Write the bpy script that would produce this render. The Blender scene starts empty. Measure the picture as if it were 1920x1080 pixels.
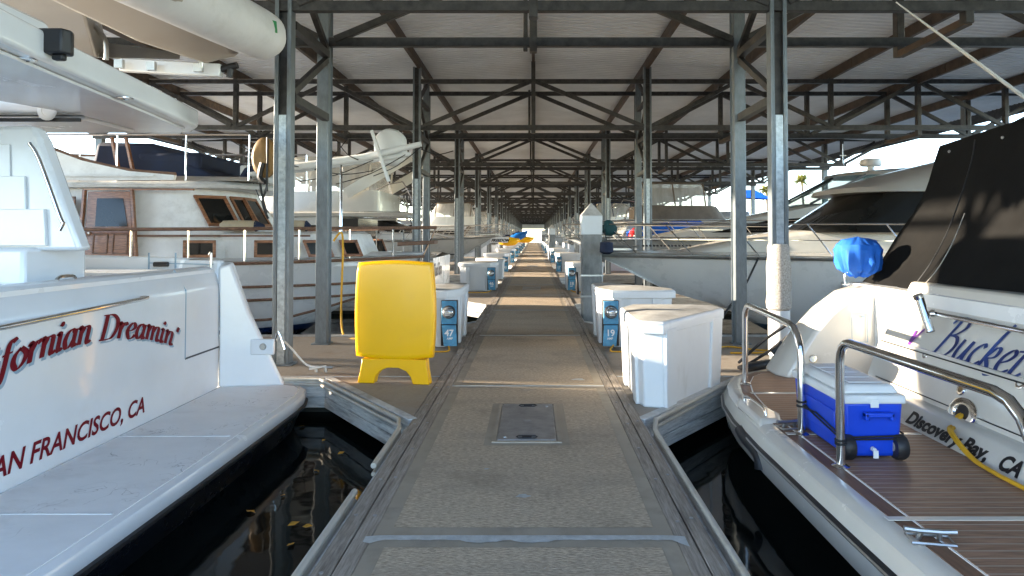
import bpy, bmesh, math, random
from mathutils import Vector, Matrix
R = math.radians
random.seed(7)
sc = bpy.context.scene
COL = sc.collection
# ---------------- camera ----------------
F, VX, VY, PIT, CH = 1280.0, 1000.0, 440.0, R(1.4), 1.5
PPY = VY - F*math.tan(PIT)
cam = bpy.data.cameras.new('camera'); camo = bpy.data.objects.new('camera', cam); COL.objects.link(camo)
cam.sensor_width = 36; cam.lens = 24.0; cam.clip_start = .05; cam.clip_end = 6000
cam.shift_x = (960-VX)/1920; cam.shift_y = (PPY-540)/1920
camo.location = (0, 0, CH); camo.rotation_euler = (R(90)+PIT, 0, 0)
sc.camera = camo
# ---------------- world and sun ----------------
SUN_EL, SUN_AZ = R(10), R(-82)     # azimuth measured from +Y towards +X
w = bpy.data.worlds.new('World'); sc.world = w; w.use_nodes = True
nt = w.node_tree
sky = nt.nodes.new('ShaderNodeTexSky'); sky.sky_type = 'NISHITA'; sky.sun_disc = False
sky.sun_elevation = SUN_EL; sky.sun_rotation = SUN_AZ
sky.air_density = .8; sky.dust_density = .15; sky.ozone_density = 2.0
bg = nt.nodes['Background']; bg.inputs[1].default_value = .15
tint = nt.nodes.new('ShaderNodeMix'); tint.data_type = 'RGBA'; tint.blend_type = 'MULTIPLY'; tint.inputs[0].default_value = 1
tint.inputs[7].default_value = (1.04, .93, .90, 1)
nt.links.new(sky.outputs[0], tint.inputs[6]); nt.links.new(tint.outputs[2], bg.inputs[0])
sl = bpy.data.lights.new('sun', 'SUN'); sl.energy = 2.0; sl.angle = R(.55); sl.color = (1, .85, .66)
so = bpy.data.objects.new('sun', sl); COL.objects.link(so)
sd = Vector((math.sin(SUN_AZ)*math.cos(SUN_EL), math.cos(SUN_AZ)*math.cos(SUN_EL), math.sin(SUN_EL)))
so.rotation_euler = sd.to_track_quat('Z', 'Y').to_euler()
sc.view_settings.view_transform = 'Standard'; sc.view_settings.look = 'None'
sc.view_settings.exposure = 3.6; sc.view_settings.gamma = 1

def P(px, py, Y):
    """world point that a 1920x1080 pixel shows at distance Y along the walkway"""
    a = (px-VX)/F; b = (PPY-py)/F
    dy = math.cos(PIT) - b*math.sin(PIT); dz = math.sin(PIT) + b*math.cos(PIT)
    return Vector((a*Y/dy, Y, CH + dz*Y/dy))

# ---------------- materials ----------------
def nd(t, ty, **k):
    n = t.nodes.new(ty)
    for a, b in k.items(): setattr(n, a, b)
    return n
def mat(name, c, rough=.5, metal=0, var=.0, vs=6, stretch=(1,1,1), bump=0, bs=40, c2=None, dirt=0, dcol=(.12,.10,.08), ds=1.5, coat=0, trans=0, alpha=1, bstretch=None, spec=.5, dthr=.5):
    m = bpy.data.materials.new(name); m.use_nodes = True; t = m.node_tree
    b = t.nodes['Principled BSDF']; L = t.links.new
    b.inputs['Base Color'].default_value = (*c, 1); b.inputs['Roughness'].default_value = rough
    b.inputs['Metallic'].default_value = metal; b.inputs['Specular IOR Level'].default_value = spec
    b.inputs['Coat Weight'].default_value = coat; b.inputs['Coat Roughness'].default_value = .08
    b.inputs['Transmission Weight'].default_value = trans; b.inputs['Alpha'].default_value = alpha
    tc = nd(t, 'ShaderNodeTexCoord'); mp = nd(t, 'ShaderNodeMapping'); L(tc.outputs['Object'], mp.inputs[0])
    mp.inputs['Scale'].default_value = stretch
    col = None
    if var or c2:
        n = nd(t, 'ShaderNodeTexNoise'); n.inputs['Scale'].default_value = vs; n.inputs['Detail'].default_value = 6; n.inputs['Roughness'].default_value = .65
        L(mp.outputs[0], n.inputs['Vector'])
        r = nd(t, 'ShaderNodeValToRGB'); r.color_ramp.elements[0].position = .3; r.color_ramp.elements[1].position = .7
        a = c; d = c2 or c
        r.color_ramp.elements[0].color = (*[x*(1-var) for x in a], 1); r.color_ramp.elements[1].color = (*[min(1, x*(1+var)) for x in d], 1)
        L(n.outputs['Fac'], r.inputs[0]); col = r.outputs[0]
        rr = nd(t, 'ShaderNodeMapRange'); rr.inputs['To Min'].default_value = max(0.02, rough-.1); rr.inputs['To Max'].default_value = min(1, rough+.1)
        L(n.outputs['Fac'], rr.inputs['Value']); L(rr.outputs[0], b.inputs['Roughness'])
    if dirt:
        n = nd(t, 'ShaderNodeTexNoise'); n.inputs['Scale'].default_value = ds; n.inputs['Detail'].default_value = 9; n.inputs['Roughness'].default_value = .7
        L(mp.outputs[0], n.inputs['Vector'])
        r = nd(t, 'ShaderNodeValToRGB'); r.color_ramp.elements[0].position = dthr; r.color_ramp.elements[1].position = min(1, dthr+.25)
        r.color_ramp.elements[0].color = (0,0,0,1); r.color_ramp.elements[1].color = (dirt,)*3+(1,)
        L(n.outputs['Fac'], r.inputs[0])
        mx = nd(t, 'ShaderNodeMix', data_type='RGBA')
        L(r.outputs[0], mx.inputs[0]); mx.inputs[7].default_value = (*dcol, 1)
        if col: L(col, mx.inputs[6])
        else: mx.inputs[6].default_value = (*c, 1)
        col = mx.outputs[2]
    if col: L(col, b.inputs['Base Color'])
    if bump:
        n = nd(t, 'ShaderNodeTexNoise'); n.inputs['Scale'].default_value = bs; n.inputs['Detail'].default_value = 5
        m2 = nd(t, 'ShaderNodeMapping'); m2.inputs['Scale'].default_value = bstretch or stretch
        L(tc.outputs['Object'], m2.inputs[0]); L(m2.outputs[0], n.inputs['Vector'])
        bp = nd(t, 'ShaderNodeBump'); bp.inputs['Strength'].default_value = min(1, bump); bp.inputs['Distance'].default_value = .02 if name == 'broomed_concrete' else .01
        L(n.outputs['Fac'], bp.inputs['Height']); L(bp.outputs[0], b.inputs['Normal'])
    return m
M = {}
M['broom'] = mat('broomed_concrete', (.30,.225,.15), .85, var=.2, vs=55, stretch=(.55,1.9,1), c2=(.58,.46,.33), bump=1, bs=75, bstretch=(.5,1.9,1), dirt=.6, dcol=(.27,.22,.17), ds=.8, dthr=.48)
M['trowel'] = mat('trowelled_concrete', (.34,.285,.215), .7, var=.2, vs=5, bump=.15, bs=90, dirt=.5, dcol=(.13,.11,.09), ds=2.5)
M['fconc'] = mat('finger_concrete', (.30,.255,.205), .8, var=.15, vs=30, stretch=(1,1.6,1), bump=.4, bs=80, dirt=.7, dcol=(.24,.14,.07), ds=.7, dthr=.56)
M['joint'] = mat('joint_sealant', (.42,.43,.42), .55, var=.2, vs=20, bump=.3, bs=60)
M['timber'] = mat('weathered_timber', (.25,.195,.145), .85, var=.25, vs=9, stretch=(9,.6,9), c2=(.34,.295,.245), bump=.55, bs=14, bstretch=(14,.5,14), dirt=.6, dcol=(.07,.055,.045), ds=2)
M['timber_x'] = mat('peeling_white_timber', (.55,.54,.51), .8, var=.2, vs=12, stretch=(.8,.8,9), bump=.6, bs=20, dirt=.95, dcol=(.12,.11,.10), ds=2.6, dthr=.47)
M['pontoon'] = mat('slimy_float', (.035,.038,.03), .6, var=.4, vs=4)
M['vinyl'] = mat('white_vinyl', (.46,.43,.37), .45, dirt=.6, dcol=(.25,.18,.1), ds=3)
M['galv'] = mat('galvanised_steel', (.16,.185,.20), .42, metal=.35, var=.10, vs=22, stretch=(1,1,.35), c2=(.20,.225,.24), bump=.06, bs=50, dirt=.5, dcol=(.12,.12,.12), ds=3, dthr=.55)
M['galv2'] = mat('bright_galvanised_steel', (.30,.34,.36), .38, metal=.5, var=.2, vs=18, c2=(.42,.46,.48), dirt=.4, dcol=(.2,.2,.2), ds=4)
M['truss'] = mat('shade_darkened_steel', (.030,.028,.027), .5, metal=.2, var=.35, vs=8, c2=(.058,.054,.05), dirt=.5, dcol=(.075,.072,.07), ds=5, dthr=.6)  # same galvanised steel as the columns, darkened to stand in for roof shade
M['purlin'] = mat('rusty_purlin_steel', (.055,.04,.03), .6, metal=.2, var=.3, vs=5, c2=(.11,.075,.05), dirt=.6, dcol=(.13,.06,.03), ds=2)
M['roof'] = mat('corrugated_roof_sheet', (.74,.76,.77), .45, metal=0, var=.08, vs=.6, c2=(.82,.84,.85), dirt=.25, dcol=(.50,.47,.42), ds=.5, dthr=.52)
M['gel'] = mat('white_gelcoat', (.70,.72,.74), .25, var=.04, vs=1.2, coat=.5, dirt=.18, dcol=(.4,.38,.34), ds=1.3, dthr=.55)
M['gel2'] = mat('cream_gelcoat', (.62,.585,.52), .25, var=.05, vs=1.5, coat=.5, dirt=.25, dcol=(.42,.38,.3), ds=1.2, dthr=.55)
M['gel3'] = mat('chalky_white_paint', (.80,.80,.79), .5, var=.08, vs=3, dirt=.5, dcol=(.34,.32,.28), ds=2.4, dthr=.5, bump=.05)
M['nonskid'] = mat('grubby_nonskid_gelcoat', (.78,.78,.78), .5, var=.05, vs=3, bump=.25, bs=220, dirt=.5, dcol=(.42,.39,.36), ds=1.8, dthr=.55, stretch=(1,1.6,1))
M['greycan'] = mat('taupe_canvas', (.15,.115,.085), .85, var=.2, vs=3, bump=.3, bs=8)
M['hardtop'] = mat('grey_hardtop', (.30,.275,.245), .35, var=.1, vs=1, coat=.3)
M['black'] = mat('black_rubber', (.015,.015,.017), .5, var=.3, vs=10)
M['canvas'] = mat('black_canvas', (.007,.0068,.0066), .85, var=.35, vs=2.5, bump=.35, bs=5, dirt=.3, dcol=(.022,.020,.017), ds=2, spec=.12)
M['chrome'] = mat('polished_steel', (.74,.73,.71), .09, metal=1, var=.05, vs=10)
M['alu'] = mat('dull_aluminium', (.45,.45,.44), .35, metal=.9, var=.15, vs=6)
M['teak'] = mat('varnished_teak', (.17,.068,.028), .35, var=.35, vs=7, stretch=(1,1,6), c2=(.30,.13,.06), coat=.3, bump=.1, bs=20)
M['teak_old'] = mat('weathered_teak_trim', (.10,.05,.03), .6, var=.4, vs=7, stretch=(1,8,8), c2=(.2,.11,.07))
M['glass'] = mat('dark_window_glass', (.012,.012,.011), .06, var=.3, vs=1.5, spec=.35)
M['clear'] = mat('clear_vinyl_window', (.58,.57,.54), .12, var=.25, vs=1.6, stretch=(2,2,.5), alpha=.5, bump=.25, bs=1.4, bstretch=(3,3,.4))
M['winglass'] = mat('tinted_windscreen', (.10,.20,.20), .04, alpha=.6, spec=.8)
M['yellow'] = mat('yellow_plastic', (.95,.49,.0), .3, var=.03, vs=2, coat=.15, dirt=.12, dcol=(.65,.38,.05), ds=7, dthr=.6)
M['blue'] = mat('blue_meter_paint', (.05,.24,.42), .5, var=.2, vs=9, dirt=.5, dcol=(.03,.13,.25), ds=7, c2=(.09,.31,.50))
M['cblue'] = mat('cooler_blue', (.003,.055,.56), .38, var=.05, vs=4, bump=.08, bs=160)
M['cwhite'] = mat('cooler_white', (.72,.73,.72), .4, bump=.08, bs=160)
M['bcover'] = mat('blue_cover_fabric', (.004,.11,.52), .75, var=.15, vs=6, bump=.2, bs=200)
M['navy'] = mat('navy_canvas', (.008,.016,.045), .8, var=.3, vs=4)
M['fbox'] = mat('white_fibreglass_box', (.70,.72,.73), .4, var=.04, vs=3, dirt=.3, dcol=(.42,.40,.36), ds=3, dthr=.56, bump=.04, bs=30)
M['lid'] = mat('dusty_box_lid', (.56,.545,.51), .55, var=.1, vs=9, dirt=.8, dcol=(.27,.25,.22), ds=2.6, dthr=.42, bump=.1, bs=60)
M['pile'] = mat('stained_concrete_pile', (.17,.175,.17), .8, var=.35, vs=3, stretch=(1,1,.5), c2=(.27,.27,.26), bump=.4, bs=40, dirt=.5, dcol=(.06,.06,.055), ds=2)
M['carpet'] = mat('pale_carpet_wrap', (.34,.30,.26), .98, var=.25, vs=60, bump=1, bs=120, c2=(.5,.46,.41))
M['red'] = mat('dark_red_lettering', (.15,.002,.010), .5, spec=.15)
M['shade'] = mat('grey_blue_letter_shadow', (.26,.36,.44), .4)
M['ink'] = mat('black_lettering', (.01,.01,.012), .4)
M['white'] = mat('white_lettering', (.8,.8,.78), .5)
M['purple'] = mat('purple_lettering', (.16,.04,.26), .35)
M['indigo'] = mat('indigo_lettering', (.025,.02,.11), .3, var=.5, vs=3, c2=(.02,.05,.18))
M['yrope'] = mat('yellow_cord', (.62,.33,.012), .6, bump=.4, bs=160)
M['brope'] = mat('black_rope', (.012,.012,.014), .8, bump=.6, bs=140)
M['wrope'] = mat('white_hose', (.6,.6,.57), .5)
M['fender'] = mat('stained_cream_fender', (.42,.34,.22), .6, var=.25, vs=4, dirt=.5, dcol=(.22,.14,.06), ds=4)
M['tan'] = mat('tan_leather_cover', (.26,.15,.05), .6, var=.25, vs=5)
M['rib'] = mat('grey_white_inflatable', (.64,.64,.64), .55, var=.06, vs=3, dirt=.4, dcol=(.3,.28,.24), ds=2, bump=.12, bs=8)
M['ribhull'] = mat('beige_dinghy_hull', (.34,.30,.255), .4, var=.08, vs=1.5, dirt=.3, dcol=(.27,.24,.2), ds=1.5)
M['leaf'] = mat('fallen_leaf', (.45,.22,.02), .7, var=.4, vs=20)
M['redp'] = mat('red_plastic', (.5,.01,.015), .4)
M['glassdome'] = mat('meter_glass', (.35,.36,.36), .08, metal=.6, var=.5, vs=30)
M['kblue'] = mat('bright_blue_kayak', (.01,.16,.55), .35)
M['steelplate'] = mat('dull_steel_hatch', (.34,.33,.32), .45, metal=.5, var=.25, vs=9, dirt=.5, dcol=(.12,.11,.1), ds=5, bump=.15, bs=60)
# teak decking: planks running athwart with pale caulk lines
def plank_mat(name, pitch, axis):
    m = mat(name, (.20,.108,.064), .55, var=.2, vs=10, stretch=(.6,6,1)if axis==1 else (6,.6,1), c2=(.32,.185,.115), bump=.1, bs=60)
    t = m.node_tree; L = t.links.new; b = t.nodes['Principled BSDF']
    src = b.inputs['Base Color'].links[0].from_socket
    tc = nd(t,'ShaderNodeTexCoord'); sp = nd(t,'ShaderNodeSeparateXYZ'); L(tc.outputs['Object'], sp.inputs[0])
    md = nd(t,'ShaderNodeMath', operation='MODULO'); ad = nd(t,'ShaderNodeMath', operation='ADD'); ad.inputs[1].default_value = 100
    L(sp.outputs[axis], ad.inputs[0]); L(ad.outputs[0], md.inputs[0]); md.inputs[1].default_value = pitch
    lt = nd(t,'ShaderNodeMath', operation='LESS_THAN'); lt.inputs[1].default_value = pitch*.1; L(md.outputs[0], lt.inputs[0])
    mx = nd(t,'ShaderNodeMix', data_type='RGBA'); L(lt.outputs[0], mx.inputs[0]); L(src, mx.inputs[6]); mx.inputs[7].default_value = (.42,.37,.31,1)
    L(mx.outputs[2], b.inputs['Base Color']); return m
M['plank'] = plank_mat('caulked_teak_decking', .068, 1)
M['plankb'] = mat('teak_border_plank', (.135,.072,.043), .55, var=.2, vs=8, stretch=(6,.6,1), c2=(.19,.10,.06))
def scuffs(m, c3=(.10,.08,.06), amt=.75):
    t = m.node_tree; L = t.links.new; b = t.nodes['Principled BSDF']; src = b.inputs['Base Color'].links[0].from_socket
    tc = nd(t,'ShaderNodeTexCoord'); a = nd(t,'ShaderNodeTexNoise'); a.inputs['Scale'].default_value = 5.5; a.inputs['Detail'].default_value = 3; a.inputs['Distortion'].default_value = .8
    c = nd(t,'ShaderNodeTexNoise'); c.inputs['Scale'].default_value = 2.3; c.inputs['Detail'].default_value = 4; L(tc.outputs['Object'], a.inputs['Vector']); L(tc.outputs['Object'], c.inputs['Vector'])
    s1 = nd(t,'ShaderNodeMath', operation='SUBTRACT'); s1.inputs[1].default_value = .5; L(a.outputs[0], s1.inputs[0])
    s2 = nd(t,'ShaderNodeMath', operation='ABSOLUTE'); L(s1.outputs[0], s2.inputs[0])
    r1 = nd(t,'ShaderNodeMapRange'); r1.inputs['From Min'].default_value = .012; r1.inputs['From Max'].default_value = .0; L(s2.outputs[0], r1.inputs['Value'])
    r2 = nd(t,'ShaderNodeMapRange'); r2.inputs['From Min'].default_value = .52; r2.inputs['From Max'].default_value = .66; L(c.outputs[0], r2.inputs['Value'])
    f = nd(t,'ShaderNodeTexNoise'); f.inputs['Scale'].default_value = 60; L(tc.outputs['Object'], f.inputs['Vector'])
    k = nd(t,'ShaderNodeMath', operation='MULTIPLY'); L(r1.outputs[0], k.inputs[0]); L(r2.outputs[0], k.inputs[1])
    k2 = nd(t,'ShaderNodeMath', operation='MULTIPLY'); L(k.outputs[0], k2.inputs[0]); k2.inputs[1].default_value = amt
    mx = nd(t,'ShaderNodeMix', data_type='RGBA'); L(k2.outputs[0], mx.inputs[0]); L(src, mx.inputs[6]); mx.inputs[7].default_value = (*c3,1); L(mx.outputs[2], b.inputs['Base Color'])
scuffs(M['nonskid'])
def stains(m, sc_, lo, hi, c3, amt, st=(1,1,1)):
    t = m.node_tree; L = t.links.new; b = t.nodes['Principled BSDF']; src = b.inputs['Base Color'].links[0].from_socket
    tc = nd(t,'ShaderNodeTexCoord'); mp = nd(t,'ShaderNodeMapping'); mp.inputs['Scale'].default_value = st; L(tc.outputs['Object'], mp.inputs[0])
    a = nd(t,'ShaderNodeTexNoise'); a.inputs['Scale'].default_value = sc_; a.inputs['Detail'].default_value = 7; a.inputs['Roughness'].default_value = .62; L(mp.outputs[0], a.inputs['Vector'])
    r = nd(t,'ShaderNodeMapRange'); r.inputs['From Min'].default_value = lo; r.inputs['From Max'].default_value = hi; r.inputs['To Max'].default_value = amt; L(a.outputs[0], r.inputs['Value'])
    mx = nd(t,'ShaderNodeMix', data_type='RGBA'); L(r.outputs[0], mx.inputs[0]); L(src, mx.inputs[6]); mx.inputs[7].default_value = (*c3,1); L(mx.outputs[2], b.inputs['Base Color'])
stains(M['broom'], 14, .68, .72, (.52,.50,.46), .7); stains(M['broom'], 1.6, .55, .75, (.13,.105,.08), .45); stains(M['trowel'], 3, .55, .7, (.16,.14,.12), .6)
stains(M['fconc'], 2.2, .56, .7, (.16,.12,.085), .5); stains(M['fbox'], 2.5, .60, .78, (.40,.37,.31), .35, (2.5,2.5,.5)); stains(M['timber'], 3, .55, .68, (.09,.07,.055), .5, (3,.6,3))
stains(M['galv'], 5, .62, .72, (.10,.075,.055), .45, (2,2,.5)); stains(M['roof'], .7, .58, .78, (.50,.44,.36), .25, (1.5,.4,1))
# hull paint: topsides, boot stripe and bottom paint by height above the water
def hull_mat(name, top, stripe, z0=.12, z1=.24, bottom=(.01,.012,.016), line=None, lz=.7):
    m = mat(name, top, .28, var=.05, vs=1.3, coat=.4, dirt=.3, dcol=tuple(x*.6 for x in top), ds=1.1, dthr=.55)
    t = m.node_tree; L = t.links.new; b = t.nodes['Principled BSDF']
    src = b.inputs['Base Color'].links[0].from_socket
    tc = nd(t,'ShaderNodeTexCoord'); sp = nd(t,'ShaderNodeSeparateXYZ'); L(tc.outputs['Object'], sp.inputs[0])
    def band(src, lo, hi, c):
        a = nd(t,'ShaderNodeMath', operation='GREATER_THAN'); a.inputs[1].default_value = lo; L(sp.outputs[2], a.inputs[0])
        d = nd(t,'ShaderNodeMath', operation='LESS_THAN'); d.inputs[1].default_value = hi; L(sp.outputs[2], d.inputs[0])
        e = nd(t,'ShaderNodeMath', operation='MULTIPLY'); L(a.outputs[0], e.inputs[0]); L(d.outputs[0], e.inputs[1])
        mx = nd(t,'ShaderNodeMix', data_type='RGBA'); L(e.outputs[0], mx.inputs[0]); L(src, mx.inputs[6]); mx.inputs[7].default_value = (*c,1)
        return mx.outputs[2]
    src = band(src, z0, z1, stripe); src = band(src, -9, z0, bottom)
    if line: src = band(src, lz, lz+.05, line)
    L(src, b.inputs['Base Color']); return m
M['hull_w'] = hull_mat('white_hull_blue_boot', (.80,.80,.79), (.03,.10,.17))
M['hull_g'] = hull_mat('pale_grey_hull', (.50,.49,.46), (.03,.10,.17), line=(.05,.05,.06), lz=1.0)
M['hull_n'] = hull_mat('white_hull_navy_boot', (.76,.77,.78), (.01,.03,.10))
# water
m = bpy.data.materials.new('water'); m.use_nodes = True; t = m.node_tree; b = t.nodes['Principled BSDF']
b.inputs['Base Color'].default_value = (.004,.006,.006,1); b.inputs['Roughness'].default_value = .05; b.inputs['IOR'].default_value = 1.33; b.inputs['Specular IOR Level'].default_value = .14
n = nd(t,'ShaderNodeTexNoise'); n.inputs['Scale'].default_value = 1.6; n.inputs['Detail'].default_value = 3
tc = nd(t,'ShaderNodeTexCoord'); bp = nd(t,'ShaderNodeBump'); bp.inputs['Strength'].default_value = .12; bp.inputs['Distance'].default_value = .05
t.links.new(tc.outputs['Object'], n.inputs['Vector']); t.links.new(n.outputs[0], bp.inputs['Height']); t.links.new(bp.outputs[0], b.inputs['Normal'])
M['water'] = m

# ---------------- mesh builder ----------------
BASE = {}
def tag(o, label=None, cat=None, group=None, kind=None):
    if label: o['label'] = label
    if cat: o['category'] = cat
    if group: o['group'] = group
    if kind: o['kind'] = kind
    return o
def thing(name, label, cat, base=(0,0,0), group=None, kind=None):
    """an Empty at the thing's base; its parts are modelled in world coordinates"""
    o = bpy.data.objects.new(name, None); COL.objects.link(o); o.empty_display_size = .2
    o.location = base; BASE[o.name] = Vector(base)
    return tag(o, label, cat, group, kind)
def smooth_pts(pts, n=6, closed=False):
    pts = [Vector(p) for p in pts]; out = []; N = len(pts)
    if N < 3: return pts
    for i in range(N if closed else N-1):
        g = (lambda k: pts[k % N]) if closed else (lambda k: pts[max(0, min(N-1, k))])
        a, b, c, d = g(i-1), g(i), g(i+1), g(i+2)
        for j in range(n):
            t = j/n
            out.append(.5*((2*b)+(c-a)*t+(2*a-5*b+4*c-d)*t*t+(3*b-3*c+d-a)*t**3))
    if not closed: out.append(pts[-1])
    return out
class MB:
    def __init__(s): s.v = []; s.f = []; s.m = []; s.k = 0
    def mi(s, k): s.k = k; return s
    def add(s, vs, fs):
        o = len(s.v); s.v += [tuple(v) for v in vs]; s.f += [tuple(i+o for i in f) for f in fs]; s.m += [s.k]*len(fs); return s
    def box(s, a, b):
        x0,y0,z0 = a; x1,y1,z1 = b
        return s.add([(x0,y0,z0),(x1,y0,z0),(x1,y1,z0),(x0,y1,z0),(x0,y0,z1),(x1,y0,z1),(x1,y1,z1),(x0,y1,z1)],
            [(0,3,2,1),(4,5,6,7),(0,1,5,4),(1,2,6,5),(2,3,7,6),(3,0,4,7)])
    def bar(s, p, q, w, h, up=(0,0,1)):
        p, q = Vector(p), Vector(q); d = (q-p).normalized(); u = Vector(up)
        if abs(d.dot(u)) > .98: u = Vector((0,1,0))
        r = d.cross(u).normalized()*w/2; u = r.cross(d).normalized()*h/2
        vs = [p-r-u,p+r-u,p+r+u,p-r+u,q-r-u,q+r-u,q+r+u,q-r+u]
        return s.add(vs, [(0,1,2,3),(7,6,5,4),(0,4,5,1),(1,5,6,2),(2,6,7,3),(3,7,4,0)])
    def tube(s, pts, r, n=8, sm=0, closed=False, rr=None, cap=True):
        pts = smooth_pts(pts, sm, closed) if sm else [Vector(p) for p in pts]
        N = len(pts); rings = []; up = None
        for i, p in enumerate(pts):
            a = pts[i-1] if i else (pts[-1] if closed else p); b = pts[(i+1) % N] if (i < N-1 or closed) else p
            d = (b-a).normalized()
            if up is None: up = Vector((0,0,1)) if abs(d.z) < .9 else Vector((1,0,0))
            up = (up - d*up.dot(d)).normalized(); side = d.cross(up)
            q = rr[min(i*len(rr)//N, len(rr)-1)] if rr else r
            if rr: 
                x = i/(N-1)*(len(rr)-1); j = min(int(x), len(rr)-2); q = rr[j]+(rr[j+1]-rr[j])*(x-j)
            rings.append([p+(side*math.cos(k*2*math.pi/n)+up*math.sin(k*2*math.pi/n))*q for k in range(n)])
        vs = [v for g in rings for v in g]; fs = []
        for i in range(N if closed else N-1):
            j = (i+1) % N
            for k in range(n): fs.append((i*n+k, i*n+(k+1)%n, j*n+(k+1)%n, j*n+k))
        if cap and not closed: fs += [tuple(range(n))[::-1], tuple((N-1)*n+k for k in range(n))]
        return s.add(vs, fs)
    def prism(s, poly, a, b, axis='z'):
        """poly of 2-D points extruded a..b along the axis"""
        n = len(poly)
        mk = {'z': lambda p,h:(p[0],p[1],h), 'y': lambda p,h:(p[0],h,p[1]), 'x': lambda p,h:(h,p[0],p[1])}[axis]
        vs = [mk(p,a) for p in poly]+[mk(p,b) for p in poly]
        return s.add(vs, [tuple(range(n))[::-1], tuple(range(n,2*n))]+[(i,(i+1)%n,(i+1)%n+n,i+n) for i in range(n)])
    def loft(s, rings, cap0=True, cap1=True, closed=True):
        n = len(rings[0]); fs = []
        for i in range(len(rings)-1):
            for k in range(n if closed else n-1): fs.append((i*n+k, i*n+(k+1)%n, (i+1)*n+(k+1)%n, (i+1)*n+k))
        if cap0: fs.append(tuple(range(n))[::-1])
        if cap1: fs.append(tuple((len(rings)-1)*n+k for k in range(n)))
        return s.add([v for g in rings for v in g], fs)
    def lathe(s, prof, c, axis='z', n=20):
        rings = []
        for r, h in prof:
            g = []
            for k in range(n):
                a = k*2*math.pi/n; x, y = r*math.cos(a), r*math.sin(a)
                g.append({'z':(c[0]+x,c[1]+y,c[2]+h),'y':(c[0]+x,c[1]+h,c[2]+y),'x':(c[0]+h,c[1]+x,c[2]+y)}[axis])
            rings.append(g)
        return s.loft(rings)
    def quad(s, *p): return s.add(p, [tuple(range(len(p)))])
    def build(s, name, mats, parent=None, bevel=0, seg=2, ang=38, solid=0, fix=True):
        me = bpy.data.meshes.new(name); me.from_pydata(s.v, [], s.f)
        mats = mats if isinstance(mats, (list, tuple)) else [mats]
        for q in mats: me.materials.append(M[q] if isinstance(q, str) else q)
        for p, k in zip(me.polygons, s.m): p.material_index = k
        bm = bmesh.new(); bm.from_mesh(me)
        if fix: bmesh.ops.recalc_face_normals(bm, faces=bm.faces)
        for f in bm.faces: f.smooth = True
        for e in bm.edges:
            if len(e.link_faces) != 2 or e.calc_face_angle(0) > R(ang): e.smooth = False
        bm.to_mesh(me); bm.free()
        o = bpy.data.objects.new(name, me); COL.objects.link(o)
        if parent is not None:
            o.parent = parent; o.location = -BASE[parent.name] if parent.name in BASE else (0,0,0)
        if solid:
            q = o.modifiers.new('solid','SOLIDIFY'); q.thickness = solid; q.offset = 0
        if bevel:
            q = o.modifiers.new('bevel','BEVEL'); q.width = bevel; q.segments = seg; q.limit_method = 'ANGLE'; q.angle_limit = R(30); q.harden_normals = False
        return o
def copy_tree(o, parent=None):
    c = o.copy(); COL.objects.link(c); c.parent = parent
    if parent: c.matrix_parent_inverse = o.matrix_parent_inverse.copy()
    if o.name in BASE: BASE[c.name] = BASE[o.name]
    for ch in list(o.children): copy_tree(ch, c)
    return c
# ---- lettering ----
def text_mesh(s, size, mat_, name, parent, place, shear=0, bold=0, space=1.0, align='LEFT', fit=None):
    """built-in letter shapes turned into a mesh; place(x, y) -> world point"""
    cu = bpy.data.curves.new('txt','FONT'); cu.body = s; cu.size = size; cu.shear = shear; cu.offset = bold; cu.space_character = space; cu.align_x = align
    cu.resolution_u = 4
    to = bpy.data.objects.new('txt', cu); COL.objects.link(to)
    dg = bpy.context.evaluated_depsgraph_get(); dg.update()
    me = bpy.data.meshes.new_from_object(to.evaluated_get(dg))
    bpy.data.objects.remove(to)
    if fit:
        x0 = min(v.co.x for v in me.vertices); x1 = max(v.co.x for v in me.vertices)
        for v in me.vertices: v.co.x = (v.co.x-x0)/(x1-x0)*fit
    mb = MB(); mb.add([place(v.co.x, v.co.y) for v in me.vertices], [tuple(p.vertices) for p in me.polygons])
    return mb.build(name, mat_, parent, fix=False)
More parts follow.
